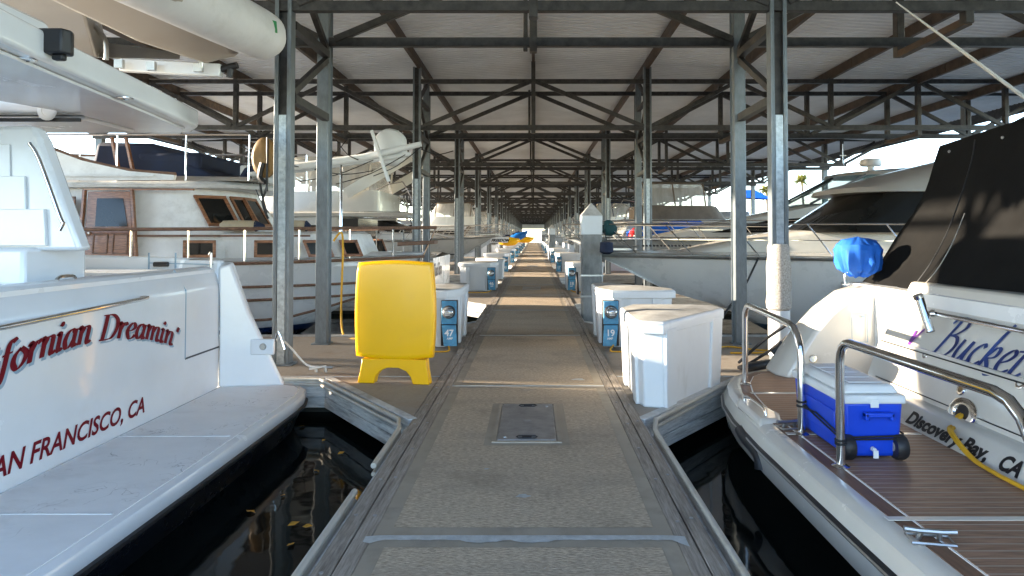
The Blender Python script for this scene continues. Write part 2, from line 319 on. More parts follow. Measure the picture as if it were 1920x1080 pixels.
G = {'a':(.84,[[(.56,.85),(.38,1),(.14,.8),(.05,.4),(.18,.03),(.4,.12),(.58,.45)],[(.62,1),(.57,.2),(.64,.02),(.8,.14)]]),
 'o':(.80,[[(.38,1),(.12,.75),(.08,.35),(.32,0),(.62,.25),(.68,.65),(.38,1)]]),
 'n':(.86,[[(-.02,.86),(.12,1),(.12,0)],[(.14,.6),(.34,.97),(.56,.95),(.6,.7),(.57,.18),(.66,0),(.84,.14)]]),
 'm':(1.26,[[(-.02,.86),(.12,1),(.12,0)],[(.14,.6),(.32,.97),(.5,.95),(.54,.7),(.54,0)],[(.56,.6),(.76,.97),(.95,.95),(1.0,.7),(.97,.18),(1.06,0),(1.22,.14)]]),
 'r':(.64,[[(-.02,.86),(.12,1),(.12,0)],[(.14,.55),(.32,.92),(.48,1),(.58,.84)]]),
 'i':(.42,[[(-.02,.86),(.13,1),(.11,.16),(.2,0),(.36,.14)],[(.12,1.36),(.13,1.44)]]),
 'e':(.74,[[(.1,.46),(.4,.55),(.6,.75),(.52,.97),(.34,1),(.1,.7),(.07,.35),(.26,0),(.5,.04),(.68,.24)]]),
 'l':(.40,[[(0,1.5),(.14,1.6),(.12,.16),(.2,0),(.34,.14)]]),
 'f':(.52,[[(.6,1.45),(.46,1.62),(.28,1.4),(.2,.6),(.1,-.2),(-.06,-.36),(-.18,-.22)],[(0,1),(.5,1)]]),
 'C':(1.16,[[(1.02,1.15),(.98,1.42),(.7,1.55),(.3,1.3),(.1,.75),(.25,.15),(.62,0),(1.0,.3)]]),
 'D':(1.28,[[(.3,1.5),(.28,.7),(.22,0)],[(.02,1.5),(.3,1.52),(.75,1.5),(1.1,1.15),(1.12,.6),(.85,.1),(.4,0),(0,0)]]),
 "'":(.3,[[(.2,1.55),(.12,1.15)]]),' ':(.55,[])}
def nib(mb, pts, place, n=(.11,.02), mn=.028, lift=0, sm=5):
    pts = smooth_pts([(p[0],p[1],0) for p in pts], sm); L_, R_ = [], []
    for i, p in enumerate(pts):
        a, b = pts[max(0,i-1)], pts[min(len(pts)-1,i+1)]; d = (b-a); d = d.normalized() if d.length else Vector((0,1,0))
        q = Vector((-d.y, d.x, 0)); w = abs(q.x*n[0]+q.y*n[1])+mn
        L_.append(p+q*w); R_.append(p-q*w)
    m = len(pts); mb.add([place(v.x, v.y, lift) for v in L_+R_], [(i,i+1,m+i+1,m+i) for i in range(m-1)])
# ================= setting =================
WZ = -.42
NB = 19; BAY = 9.12; AY, BY = 8.0, 9.5; PX = 2.87; EX = 14.2
RZ = lambda x: 6.12-.056*abs(x)
o = MB().quad((-3000,-300,WZ),(3000,-300,WZ),(3000,4000,WZ),(-3000,4000,WZ)).build('water','water'); tag(o, kind='structure')
# --- walkway ---
wk = thing('walkway', None, None, (0,0,0), kind='structure')
L0, R0 = -.80, .70
joints = [3.41+3.4*k for k in range(-1, 38)]
for k in range(len(joints)-1):
    a, b = joints[k]+.012, joints[k+1]-.012
    m = MB(); m.box((L0,a,-.3),(R0,b,0))
    m.mi(1).quad((L0+.085,a+.11,.002),(R0-.085,a+.11,.002),(R0-.085,b-.09,.002),(L0+.085,b-.09,.002))
    m.build('concrete_slab', ['trowel','broom'], wk)
for k, y in enumerate(joints[1:-1]):
    m = MB(); m.box((L0,y-.0118,-.1),(R0,y+.0118,.004))
    if k == 0:   # smeared sealant at the nearest joint
        rnd = random.Random(3); n = 44; xs = [L0-.03+(R0-L0+.08)*i/n for i in range(n+1)]
        lo = []; hi = []
        for i, x in enumerate(xs):
            e = max(0, 1-min(i, n-i)/2.2)
            lo.append((x, y-.022-.012*math.sin(i*.9)**2-(.028 if 12 < i < 26 and i % 7 < 5 else 0)-e*.07*(1 if i else .4), .0062)); hi.append((x, y+.022-e*.012, .0062))
        m.add(lo+hi, [(i,i+1,n+2+i,n+1+i) for i in range(n)])
    m.build('joint_sealant', 'joint', wk)
rnd = random.Random(5)
for side, xs in ((-1,(-.803,-.888,-.896,-.985)),(1,(.703,.785,.793,.875))):
    for q in (0, 1):
        xa, xb = sorted((xs[2*q], xs[2*q+1])); y = -.8 - rnd.random()*2
        while y < 128:
            ln = 3.6+rnd.random()*1.6; z = rnd.uniform(-.004,.006)
            MB().box((xa,y+.004,-.16),(xb,y+ln-.004,z)).build('edge_board','timber',wk,bevel=.004)
            y += ln
    xo = -.992 if side < 0 else .882
    m = MB(); m.box((min(xo-.004*side,xo+.035*side),-.8,-.30),(max(xo-.004*side,xo+.035*side),128,-.05)); m.build('side_board','timber_x',wk)
m = MB(); m.box((-.78,-.8,-.60),(.68,128,-.301)); m.build('float','pontoon',wk)
# joint-head angle and small spalls of old sealant
for (x, y, r) in ((-.06,3.95,.028),(.02,3.0,.02),(.47,7.1,.045),(-.3,4.4,.012)):
    c = [(x+r*(1+.35*math.sin(3*a+r*90))*math.cos(a)*1.4, y+r*(1+.3*math.cos(5*a))*math.sin(a), .0045) for a in [i*math.pi/6 for i in range(12)]]
    MB().quad(*c).build('sealant_splash','joint',wk)
# white vinyl rub strips on the near edges (hollow extrusion)
def rub(parent, pts, r=.019):
    m = MB(); m.tube(pts, r, 10); 
    m.tube([Vector(p)+Vector((0,0,-.055)) for p in pts], r*.85, 8)
    return m.build('vinyl_rub_strip','vinyl',parent)
rub(wk, [(-1.05,-.8,-.01),(-1.05,4.05,-.01)]); rub(wk, [(-1.045,4.5,-.01),(-1.045,5.35,-.01),(-1.1,5.62,-.01),(-1.45,6.1,-.01),(-2.22,7.16,-.01),(-2.6,7.18,-.01)])
rub(wk, [(.94,-.8,-.01),(.94,5.3,-.01),(1.0,5.6,-.01),(1.35,6.1,-.01),(2.1,7.16,-.01),(2.5,7.18,-.01)])
# hatch in the second slab
def hatch(yc, near):
    m = MB(); x0,x1,y0,y1 = -.30,.205,yc-.56,yc+.56
    xc=(x0+x1)/2
    m.mi(0).box((x0,y0,-.02),(x1,y1,.0075))
    if near:
        for a,b in (((x0,y0),(x1,y0+.03)),((x0,y1-.03),(x1,y1)),((x0,y0+.03),(x0+.03,y1-.03)),((x1-.03,y0+.03),(x1,y1-.03))):
            m.mi(1).box((a[0],a[1],.0075),(b[0],b[1],.014))
        h = m.build('hatch_frame',['steelplate','trowel'],wk)
        m = MB(); m.box((x0+.04,y0+.04,.0076),(x1-.04,y1-.04,.017)); p = m.build('hatch_plate','steelplate',wk,bevel=.004)
        for yy in (y0+.1,y1-.1):
            q = MB(); q.tube([(xc-.06,yy-.03,.020),(xc+.06,yy-.03,.020),(xc+.075,yy,.020),(xc+.06,yy+.03,.020),(xc-.06,yy+.03,.020),(xc-.075,yy,.020)],.005,6,closed=True)
            q.box((xc-.035,yy-.012,.017),(xc+.035,yy+.012,.022)); q.build('lift_handle','black',p)
        q = MB(); q.lathe([(.03,.017),(.03,.0195),(.022,.0197),(.022,.0185)],(xc,yc,0)); q.build('lock_boss','steelplate',p)
        q = MB(); q.lathe([(.014,.017),(.012,.022)],(x0+.09,y0+.1,0)); q.lathe([(.014,.017),(.012,.022)],(x1-.09,y1-.12,0)); q.build('bolt_head','alu',p)
        # trowelled collar
        e=.055; q = MB()
        q.quad((x0-e,y0-e,.0042),(x1+e,y0-e,.0042),(x1+e,y0,.0042),(x0-e,y0,.0042)); q.quad((x0-e,y1,.0042),(x1+e,y1,.0042),(x1+e,y1+e*.5,.0042),(x0-e,y1+e*.5,.0042))
        q.quad((x0-e,y0,.0042),(x0,y0,.0042),(x0,y1,.0042),(x0-e,y1,.0042)); q.quad((x1,y0,.0042),(x1+e,y0,.0042),(x1+e,y1,.0042),(x1,y1,.0042))
        q.build('hatch_collar','trowel',wk)
    else: m.build('hatch_plate','steelplate',wk)
hatch(5.5, True)
for k in (1,2,3): hatch(5.5+BAY*k*1.49 if k>1 else 19.1, False)
# --- finger piers ---
for side in (-1, 1):
    X = -.99 if side < 0 else .88
    for k in range(0, 14):
        c = 8.75+BAY*k
        fp = thing('finger_pier', None, None, (0,c,0), kind='structure')
        gx = side*2.18
        poly = [(X,c-3.15),(gx,c-1.5),(side*13.6,c-1.5),(side*13.6,c+1.5),(gx,c+1.5),(X,c+3.15)]
        pin = [(X+side*.004,c-3.06),(gx,c-1.44),(side*13.5,c-1.44),(side*13.5,c+1.44),(gx,c+1.44),(X+side*.004,c+3.06)]
        m = MB(); m.prism(pin,-.3,-.012); m.build('finger_deck','fconc',fp)
        m = MB()
        for i in range(5):
            a, b = Vector((*poly[i],0)), Vector((*poly[i+1],0)); d = (b-a).normalized(); nn = Vector((-d.y,d.x,0))*side
            if (nn.dot(Vector((*poly[i],0))-Vector((side*5,c,0)))) < 0: nn = -nn
            m.bar(a+Vector((0,0,-.10))+nn*.01-d*.0,b+Vector((0,0,-.10))+nn*.01,.085,.20)
            m.bar(a+Vector((0,0,-.262))+nn*.0,b+Vector((0,0,-.262))+nn*.0,.06,.11)
        m.build('edge_timber','timber_x',fp,bevel=.006)
        if k < 3:
            m = MB(); m.bar((X+side*.01,c-1.44,-.009),(gx+side*3,c-1.44+.0,-.009),.022,.006); m.bar((X+side*.01,c+1.44,-.009),(gx+side*3,c+1.44,-.009),.022,.006)
            m.build('joint_strip','joint',fp)
        m = MB(); m.box((min(side*1.3,side*13.4),c-1.3,-.62),(max(side*1.3,side*13.4),c+1.3,-.301)); m.build('float','pontoon',fp)
# end cross walkway
m = MB(); m.box((-40,128.1,-.3),(40,132,0)); o = m.build('cross_walkway','trowel'); tag(o, kind='structure')

# --- the covered slip roof ---
shed = thing('boat_shed','long open steel shed with galvanised columns, shade-darkened trusses and corrugated roof over the walkway','boat shed',(0,8,0))
nodes_v = [2.3*0, 5.13, 7.5, 9.7, 11.9]
def hang(x): return 4.2
def truss_members(y, typeB):
    """(kind, p, q, w) members of one transverse truss"""
    out = []; zt, zb = 5.36, 4.19
    out.append(('bottom_chord',(-12.05,y,zb),(12.05,y,zb),.125)); out.append(('top_chord',(-EX+.2,y,zt),(EX-.2,y,zt),.11))
    out.append(('king_post',(0,y,zb-.14),(0,y,RZ(0)-.26),.13))
    if typeB: out.append(('king_post',(-.11,y+.0,zb-.12),(-.11,y,zt+.1),.075))
    for s in (-1,1):
        out.append(('diagonal',(s*.1,y-.03,zt-.02),(s*(PX-.1),y-.03,zb+.03),.10))
        out.append(('diagonal',(s*(PX+.12),y-.03,zb+.05),(s*5.05,y-.03,zt-.05),.10))
        out.append(('diagonal',(s*5.2,y-.03,zt-.05),(s*7.42,y-.03,zb+.05),.10))
        out.append(('diagonal',(s*7.58,y-.03,zb+.05),(s*9.62,y-.03,zt-.05),.10))
        out.append(('diagonal',(s*9.78,y-.03,zt-.05),(s*11.8,y-.03,zb+.05),.10))
        out.append(('diagonal',(s*12.0,y-.03,zb+.05),(s*13.9,y-.03,zt-.1),.10))
        for x in (5.13,7.5,9.7,11.9):
            b = zb-.2 if x != 11.9 else zb-.05
            if x == 7.5: b = zb-.06
            out.append(('vertical',(s*x,y+.02,b),(s*x,y+.02,RZ(x)-.25),.13))
    return out
DUPM = {}
def build_truss(y, typeB, detailed):
    # members built around y=0 of the truss, then placed
    if detailed:
        t = bpy.data.objects.new('truss', None); COL.objects.link(t); t.parent = shed; t.location = (0,y-8,0)
        BASE[t.name] = Vector((0,y,0))
        for k, p, q, w_ in truss_members(y, typeB):
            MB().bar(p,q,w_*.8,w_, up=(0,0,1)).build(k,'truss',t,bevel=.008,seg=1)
    else:
        key = typeB
        if key not in DUPM:
            m = MB()
            for k, p, q, w_ in truss_members(0, typeB): m.bar(p,q,w_*.8,w_)
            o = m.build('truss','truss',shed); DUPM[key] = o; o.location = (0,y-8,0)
        else:
            o = DUPM[key].copy(); COL.objects.link(o); o.parent = shed; o.location = (0,y-8,0)
# columns
def col_mesh(typeB):
    m = MB(); z0 = -.012; zt = RZ(PX)-.24
    if typeB:
        m.box((-.10,-.09,z0),(.10,.09,zt)); m.box((-.13,.088,z0+.02),(.13,.10,zt-.3)); 
        m.box((-.16,-.15,z0),(.16,.15,z0+.02))
    else:
        m.mi(0).box((-.125,-.10,z0),(-.085,.10,zt)); m.box((.085,-.10,z0),(.125,.10,zt)); m.mi(2).box((-.085,.0,z0),(.085,.02,zt))
        m.mi(0).box((-.085,-.10,z0),(-.065,-.088,zt)); m.box((.065,-.10,z0),(.085,-.088,zt))
        m.mi(1).box((-.06,-.094,z0),(.06,-.0,2.9)); m.mi(0).box((-.18,-.17,z0),(.18,.17,z0+.02))
        for z in (.4,.9,1.4,1.9,2.2,2.6): m.mi(1).lathe([(.011,0),(.011,-.012)],(.02,-.094,z),'y',8)
    m.v = [(x*.78, y*.72, z) for x, y, z in m.v]
    return m
cm = {}
for k in range(-1, NB):
    for tb, y0 in ((False,AY),(True,BY)):
        y = y0+BAY*k
        for s in (-1,1):
            if k < 0 and not tb: pass
            if tb not in cm:
                o = col_mesh(tb).build('column',['galv','galv2','truss'],shed,bevel=.006,seg=1); cm[tb] = o
            else: o = cm[tb].copy(); COL.objects.link(o); o.parent = shed
            o.location = (s*PX*(1 if s>0 else 1.02), y-8, 0)
        build_truss(y, tb, -1 < k < 3)
# lattice between the twin columns and outer legs
lat = None; leg = None; strutm = None
for k in range(-1, NB):
    for s in (-1,1):
        if lat is None:
            m = MB()
            for z in (3.12,4.0,4.9,5.7): m.bar((0,AY-8+.1,z),(0,BY-8-.09,z),.09,.10)
            m.bar((0,AY-8+.1,3.2),(0,BY-8-.09,3.92),.07,.08); m.bar((0,AY-8+.1,4.8),(0,BY-8-.09,4.08),.07,.08); m.bar((0,AY-8+.1,4.98),(0,BY-8-.09,5.62),.07,.08)
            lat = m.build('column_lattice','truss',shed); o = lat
        else: o = lat.copy(); COL.objects.link(o); o.parent = shed
        o.location = (s*PX, BAY*k, 0)
        if leg is None:
            m = MB(); m.box((-.09,-.09,-.012),(.09,.09,RZ(11.9)-.27)); m.box((-.15,-.15,-.011),(.15,.15,.01)); leg = m.build('outer_column','galv',shed); o = leg
        else: o = leg.copy(); COL.objects.link(o); o.parent = shed
        o.location = (s*11.9, BY-8+BAY*k+.09, 0)
        for x in (5.13,9.7):
            if strutm is None: strutm = MB().bar((0,AY-8,4.02),(0,BY-8,4.02),.10,.09).build('bottom_strut','purlin',shed); o = strutm
            else: o = strutm.copy(); COL.objects.link(o); o.parent = shed
            o.location = (s*x, BAY*k, 0)
# purlins and roof sheets, one set per bay
Y0 = AY-BAY-1.2; pur = {}; sheet = {}
for k in range(NB+1):
    for x in (0,2.87,5.13,7.5,9.7,11.9,14.1):
        for s in ((1,) if x == 0 else (-1,1)):
            zt = RZ(x)-.045
            if x not in pur: pur[x] = MB().bar((0,0,zt-.12),(0,BAY-.02,zt-.12),.075,.23 if x<14 else .3).build('purlin','purlin' if x<14 else 'truss',shed); o = pur[x]
            else: o = pur[x].copy(); COL.objects.link(o); o.parent = shed
            o.location = (s*x, Y0+BAY*k-8, 0)
    for s in (-1,1):
        if s not in sheet:
            m = MB(); n = 48; pit = BAY/n; prof = []
            for i in range(n):
                y = i*pit; prof += [(y,0),(y+pit*.42,0),(y+pit*.55,.042),(y+pit*.86,.042)]
            prof.append((BAY,0))
            xs = [0,4.8,9.6,EX+.15]; rows = [[(s*x,y,RZ(x)-.03+z) for y,z in prof] for x in xs]
            m.loft(rows,False,False,closed=False); sheet[s] = m.build('roof_sheet','roof',shed,solid=.004,ang=15); o = sheet[s]
        else: o = sheet[s].copy(); COL.objects.link(o); o.parent = shed
        o.location = (0, Y0+BAY*k-8, 0)
m = MB(); ye = Y0+BAY*(NB+1)+.05; m.prism([(-14,3.0),(14,3.0),(14,RZ(14)),(0,RZ(0)+.05),(-14,RZ(14))],ye,ye+.08,'y'); m.build('end_gable','roof',shed)
# --- concrete pile beside the walkway ---
def pile(x, y, label):
    t = thing('concrete_pile', label, 'pile', (x,y,-2), group='square concrete piles beside the walkway')
    m = MB(); c=.03; h=.19; p=[(-h+c,-h),(h-c,-h),(h,-h+c),(h,h-c),(h-c,h),(-h+c,h),(-h,h-c),(-h,-h+c)]
    p=[(x+a,y+b) for a,b in p]; m.prism(p,-2.5,1.72); m.build('pile_shaft','pile',t)
    m = MB(); g=.197; q=[(x-g,y-g),(x+g,y-g),(x+g,y+g),(x-g,y+g)]
    m.prism(q,1.5,1.86); m.build('white_band','fbox',t,bevel=.012)
    m = MB(); m.loft([[(x-g*1.03,y-g*1.03,1.861),(x+g*1.03,y-g*1.03,1.861),(x+g*1.03,y+g*1.03,1.861),(x-g*1.03,y+g*1.03,1.861)],[(x-.01,y-.01,2.1),(x+.01,y-.01,2.1),(x+.01,y+.01,2.1),(x-.01,y+.01,2.1)]]); m.build('pyramid_cap','lid',t)
    m = MB()
    for z in (.33,.72): m.box((x-.215,y-.215,z),(x+.215,y+.215,z+.03))
    m.build('pile_guide','alu',t)
pile(1.10,13.0,'square grey concrete pile with white pyramid cap beside the first cruiser bow')
pile(1.10,13.0+BAY*3,'farther square concrete pile with a sunlit white cap, right side of the walkway')
pile(1.10,13.0+BAY*7,'small distant concrete pile standing at the right edge of the walkway near its far end')
# --- surroundings ---
m = MB(); n=60
def ridge(m, pts, h, seed, z0=WZ-.5, d=60):
    r = random.Random(seed); fr=[]; 
    for i in range(n+1):
        t=i/n; a=Vector(pts[0]).lerp(Vector(pts[1]),t); fr.append((a, h*(.6+.4*math.sin(t*9+seed)+.25*r.random())))
    dd = Vector((pts[1][1]-pts[0][1], pts[0][0]-pts[1][0],0)).normalized()*d
    rows=[[a for a,_ in fr],[a+Vector((0,0,1.3)) +dd*.03 for a,_ in fr],[a+dd*.6+Vector((0,0,hh)) for a,hh in fr],[a+dd+Vector((0,0,hh)) for a,hh in fr]]
    m.loft(rows,False,False,closed=False)
M['land']=mat('scrub_bank',(.10,.085,.05),.9,var=.4,vs=.2,c2=(.08,.10,.04))
m=MB(); ridge(m,[(-170,-200,WZ-.5),(-170,900,WZ-.5)],2.6,2,d=-80); o=m.build('shore','land'); tag(o,kind='structure')
m=MB(); ridge(m,[(110,-200,WZ-.5),(150,900,WZ-.5)],2.2,5,d=80); o=m.build('shore','land'); tag(o,kind='structure')
M['leafg']=mat('tree_foliage',(.05,.085,.02),.7,var=.5,vs=1.5,c2=(.12,.14,.04))
M['palmg']=mat('palm_frond',(.12,.16,.03),.6,var=.3,vs=3,c2=(.28,.25,.06))
M['bark']=mat('grey_bark',(.12,.09,.06),.9,var=.3,vs=5)
def palm(x,y,h,label,cr=2.2,seed=1):
    r=random.Random(seed); t=thing('palm_tree',label,'palm tree',(x,y,.8),group='palm trees on the far shore')
    m=MB(); m.tube([(x,y,.5),(x+.3,y,h*.5),(x,y,h)],.3,8,sm=4,rr=[.34,.22,.2]); m.build('trunk','bark',t)
    m=MB()
    for i in range(64):
        az=r.random()*6.28; el=r.uniform(-.5,1.3); d=Vector((math.cos(az)*math.cos(el),math.sin(az)*math.cos(el),math.sin(el))); L_=cr*r.uniform(.75,1.1)
        side=d.cross(Vector((0,0,1))).normalized(); c=Vector((x,y,h))
        pp=[c+d*L_*q+Vector((0,0,-q*q*L_*.45)) for q in (0.1,.4,.7,1)]
        for j in range(3):
            for q in range(5):
                a=pp[j].lerp(pp[j+1],q/5); ww=.55*cr/2.2*(1-.25*j)
                for s in (-1,1):
                    b=a+side*s*ww+d*.3+Vector((0,0,-.25)); m.add([a,a+d*.12,b],[(0,1,2)])
    m.build('crown','palmg',t,fix=False)
def tree(x,y,h,w_,label,seed):
    r=random.Random(seed); t=thing('broadleaf_tree',label,'tree',(x,y,.8),group='broadleaf trees on the shore')
    m=MB(); m.tube([(x,y,0),(x+.2,y,h*.3),(x,y,h*.6)],.3,8,rr=[.4,.3,.12])
    for i in range(5):
        a=i*1.3; m.tube([(x,y,h*.35),(x+math.cos(a)*w_*.3,y+math.sin(a)*w_*.3,h*.6)],.1,5)
    m.build('trunk','bark',t)
    m=MB(); cl=[]
    for i in range(16):
        a=r.random()*6.28; q=r.random()**.5; cl.append((Vector((x+math.cos(a)*q*w_*.45,y+math.sin(a)*q*w_*.45,h*r.uniform(.4,.92))),w_*r.uniform(.12,.24)))
    for c,rd in cl:
        for _ in range(130):
            d=Vector((r.gauss(0,1),r.gauss(0,1),r.gauss(0,.8))).normalized()*rd*r.uniform(.6,1.05); p=c+d
            u=Vector((r.gauss(0,1),r.gauss(0,1),r.gauss(0,1))).normalized()*.28; v=u.cross(Vector((r.gauss(0,1),r.gauss(0,1),r.gauss(0,1)))).normalized()*.22
            m.add([p-u,p-v,p+u,p+v],[(0,1,2,3)])
    m.build('crown','leafg',t,fix=False)
p=P(1503,338,130); palm(p.x,130,p.z,'tall fan palm against the sky, seen between the right columns and the glass windscreen',2.0,1)
p=P(1436,356,130); palm(p.x,130,p.z,'shorter palm left of the tall one, half behind the sunlit right column',1.7,2)
for i,(x,y,h,w_,lb) in enumerate([(-182,60,9,11,'dark round tree on the left shore nearest the shed'),(-185,150,11,14,'wide broadleaf tree midway along the left shore'),(-180,300,9,12,'distant tree at the far end of the left shore'),
    (68,128,5.5,8,'low bushy tree on the right shore behind the blue sunshade'),(128,200,8,11,'rounded tree on the right shore beyond the boats'),(135,330,9,13,'distant broad tree at the far end of the right shore')]): tree(x,y,h,w_,lb,i+20)
# ================= near left yacht (stern towards the walkway) =================
def pp(z, *pts): return [P(x,y,Y) for x,y,Y in pts]
ya = thing('motor_yacht','white motor yacht stern-to at near left, red italic name lettered across its transom','motor yacht',(-3.2,4.8,WZ))
X0, YF, YN = -3.2, 7.12, 2.45
# hull sides and bottom
m = MB(); prof = lambda x: [(x,YN,1.15),(x,YN+.1,.2),(x,YN+.5,-.7),(x,YF-.5,-.7),(x,YF-.1,.2),(x,YF,1.15)]
m.loft([prof(-3.25),prof(-9),[(-13,3.3,1.4),(-13,3.5,.4),(-13.2,4,-.7),(-13.2,5.6,-.7),(-13,6.1,.4),(-13,6.3,1.4)],[(-16.5,4.7,1.9),(-15.7,4.75,.6),(-15,4.78,-.5),(-15,4.82,-.5),(-15.7,4.85,.6),(-16.5,4.9,1.9)]])
m.build('hull','hull_n',ya)
# transom with rolled top
m = MB(); q = [(X0-.2,-.1),(X0,-.1),(X0,.96),(X0-.035,1.10),(X0-.10,1.17),(X0-.16,1.185),(X0-.2,1.17)]
m.prism(q,YN,YF-.13,'y'); m.build('transom','gel',ya,bevel=.015)
# quarter wing at the far corner
m = MB(); m.loft([[(-3.19,YF-.17,-.05),(-2.57,YF-.06,-.05),(-2.57,YF,-.05),(-3.19,YF,-.05)],[(-3.19,YF-.17,.7),(-2.93,YF-.08,.7),(-2.93,YF,.7),(-3.19,YF,.7)],[(-3.19,YF-.19,1.16),(-3.10,YF-.12,1.2),(-3.12,YF,1.22),(-3.25,YF,1.22)]]); m.build('quarter_wing','gel',ya,bevel=.02)
m = MB(); m.box((-3.9,YF-.14,.55),(-3.2,YF,1.24)); m.loft([[(-9,YF-.14,.5),(-3.8,YF-.14,.5),(-3.8,YF,.5),(-9,YF,.5)],[(-9,YF-.16,1.42),(-3.55,YF-.16,1.26),(-3.55,YF,1.26),(-9,YF,1.42)]]); m.build('far_coaming','gel',ya,bevel=.03)
m = MB(); m.box((-9,YN,.45),(-3.45,YF-.1,.55)); m.build('cockpit_floor','nonskid',ya)
# transom door panel and seams
m = MB()
ys = lambda px: F*3.2/(VX-px)
ya_, yb_ = ys(350), ys(440)
def seam(a,b,w_=.008): m.bar(a,b,w_,w_)
m = MB(); x=X0+.002
m.bar((x,ya_,.98),(x,ya_,.36),.004,.012); m.build('door_seam','shade',ya)
m = MB(); m.bar((x,ya_,.36),(x,yb_,.36),.004,.016); m.build('door_seam','ink',ya)
m = MB(); m.bar((x,yb_,.36),(x,yb_,.98),.004,.012); m.bar((x,yb_,.98),(x-.1,yb_+.02,1.175),.004,.012); m.bar((x,ya_,.98),(x-.1,ya_-.03,1.175),.004,.012); m.build('door_seam','shade',ya)
# data plate
m = MB()
c = Vector((X0+.003, ys(449), .985))
for i,(dz,l,w_) in enumerate(((.03,.035,.006),(.015,.04,.006),(-.015,.045,.014),(0,.038,.005))): m.box((c.x-.003,c.y-l/2,c.z+dz-w_/2),(c.x+.001,c.y+l/2,c.z+dz+w_/2))
m.build('data_plate','ink',ya)
# handrail
m = MB(); h = [(-3.15,2.9,.93),(-3.13,4.1,.955),(-3.13,5.45,.985),(-3.19,5.55,.985)]
m.tube(h,.017,10,sm=3); m.tube([(-3.21,3.3,.94),(-3.14,3.3,.94)],.01,8); m.build('handrail','chrome',ya)
# fittings on the transom
def disc(parent, c, n_, r, mt, nm='fitting', d=.012):
    m = MB(); m.lathe([(r,0),(r,d*.6),(r*.85,d),(r*.55,d),(r*.5,d*.4)],(0,0,0),'z',18)
    q = Vector((0,0,1)).rotation_difference(Vector(n_).normalized()); m.v = [tuple(q@Vector(v)+Vector(c)) for v in m.v]
    return m.build(nm,mt,parent)
disc(ya,(X0,ys(454),.13),(1,0,0),.035,'chrome','drain_fitting')
sp = P(493,650,YF-.105)
m = MB(); m.box((sp.x-.13,sp.y+.0,sp.z-.085),(sp.x+.11,sp.y+.045,sp.z+.075)); pl=m.build('speaker_plate','gel',ya,bevel=.01)
disc(pl,(sp.x,sp.y,sp.z),(0,-1,0),.035,'alu','shower_fitting')
m = MB(); m.tube([P(516,640,YF-.05),P(522,622,YF-.05),P(533,655,YF-.05)],.012,8,sm=3); m.build('cleat','chrome',ya)
m = MB(); cc=P(124,524,4.55); m.tube([cc+Vector((0,-.09,.0)),cc+Vector((0,-.06,.02)),cc+Vector((0,.06,.02)),cc+Vector((0,.09,0))],.012,8,sm=3); m.build('deck_fitting','chrome',ya)
m = MB(); cc=P(328,501,6.5)+Vector((-.35,.4,.01)); m.tube([cc+Vector((-.07,0,0)),cc+Vector((.07,0,0))],.025,10); m.build('latch','black',ya)
m = MB(); cc=P(392,478,YF-.2); m.tube([cc,cc+Vector((.02,0,.02)),cc+Vector((.02,0,-.13))],.012,8,sm=3); m.build('coaming_handle','alu',ya)
m = MB(); 
for px in (279,329): cc=P(px,474,YF-.168); m.box((cc.x-.006,cc.y-.004,.9),(cc.x+.006,cc.y+.01,cc.z+.0))
cc=P(279,493,YF-.168); dd=P(400,496,YF-.168); m.bar(cc,dd,.004,.010); m.build('locker_seam','shade',ya)
# stairs to the flybridge
def poly_px(m, pts, Ya, Yb):
    q=[P(a,b,Ya) for a,b in pts]; m.prism([(v.x,v.z) for v in q],Ya,Yb,'y')
m = MB(); poly_px(m,[(-340,240),(60,235),(76,262),(151,470),(-340,470)],5.15,5.3); c=P(163,462,5.7); m.box((-6.2,5.0,.5),(c.x,5.7,c.z))
m.build('stair_side','gel',ya,bevel=.03)
m = MB()
for i,(xr,yt) in enumerate(((82,392),(46,330),(18,270))):
    poly_px(m,[(-340,yt),(xr,yt),(xr+3,461-i),(-340,461-i)],5.115+.01*i,5.149-.002*i)
m.build('stair_tread','gel',ya,bevel=.02)
m = MB(); m.tube([P(55,268,5.05),P(74,300,5.05),P(113,408,5.05),P(119,416,5.05),P(112,432,5.05)],.013,10,sm=4); m.build('stair_handrail','chrome',ya)
# cabin bulk behind the cockpit (keeps the yacht whole from the side)
m = MB(); m.loft([[(-12,3.1,1.3),(-6.2,2.9,1.3),(-6.2,6.6,1.3),(-12,6.3,1.3)],[(-11,3.3,2.6),(-6.2,3.1,2.6),(-6.2,6.4,2.6),(-11,6.1,2.6)]]); m.box((-6.2,2.9,.5),(-6.1,6.6,1.4)); m.build('saloon','gel',ya,bevel=.06)
m = MB(); m.box((-11,6.45,1.7),(-6.6,6.475,2.3)); m.box((-6.09,3.6,.7),(-6.07,5.6,2.4)); m.build('saloon_window','glass',ya)
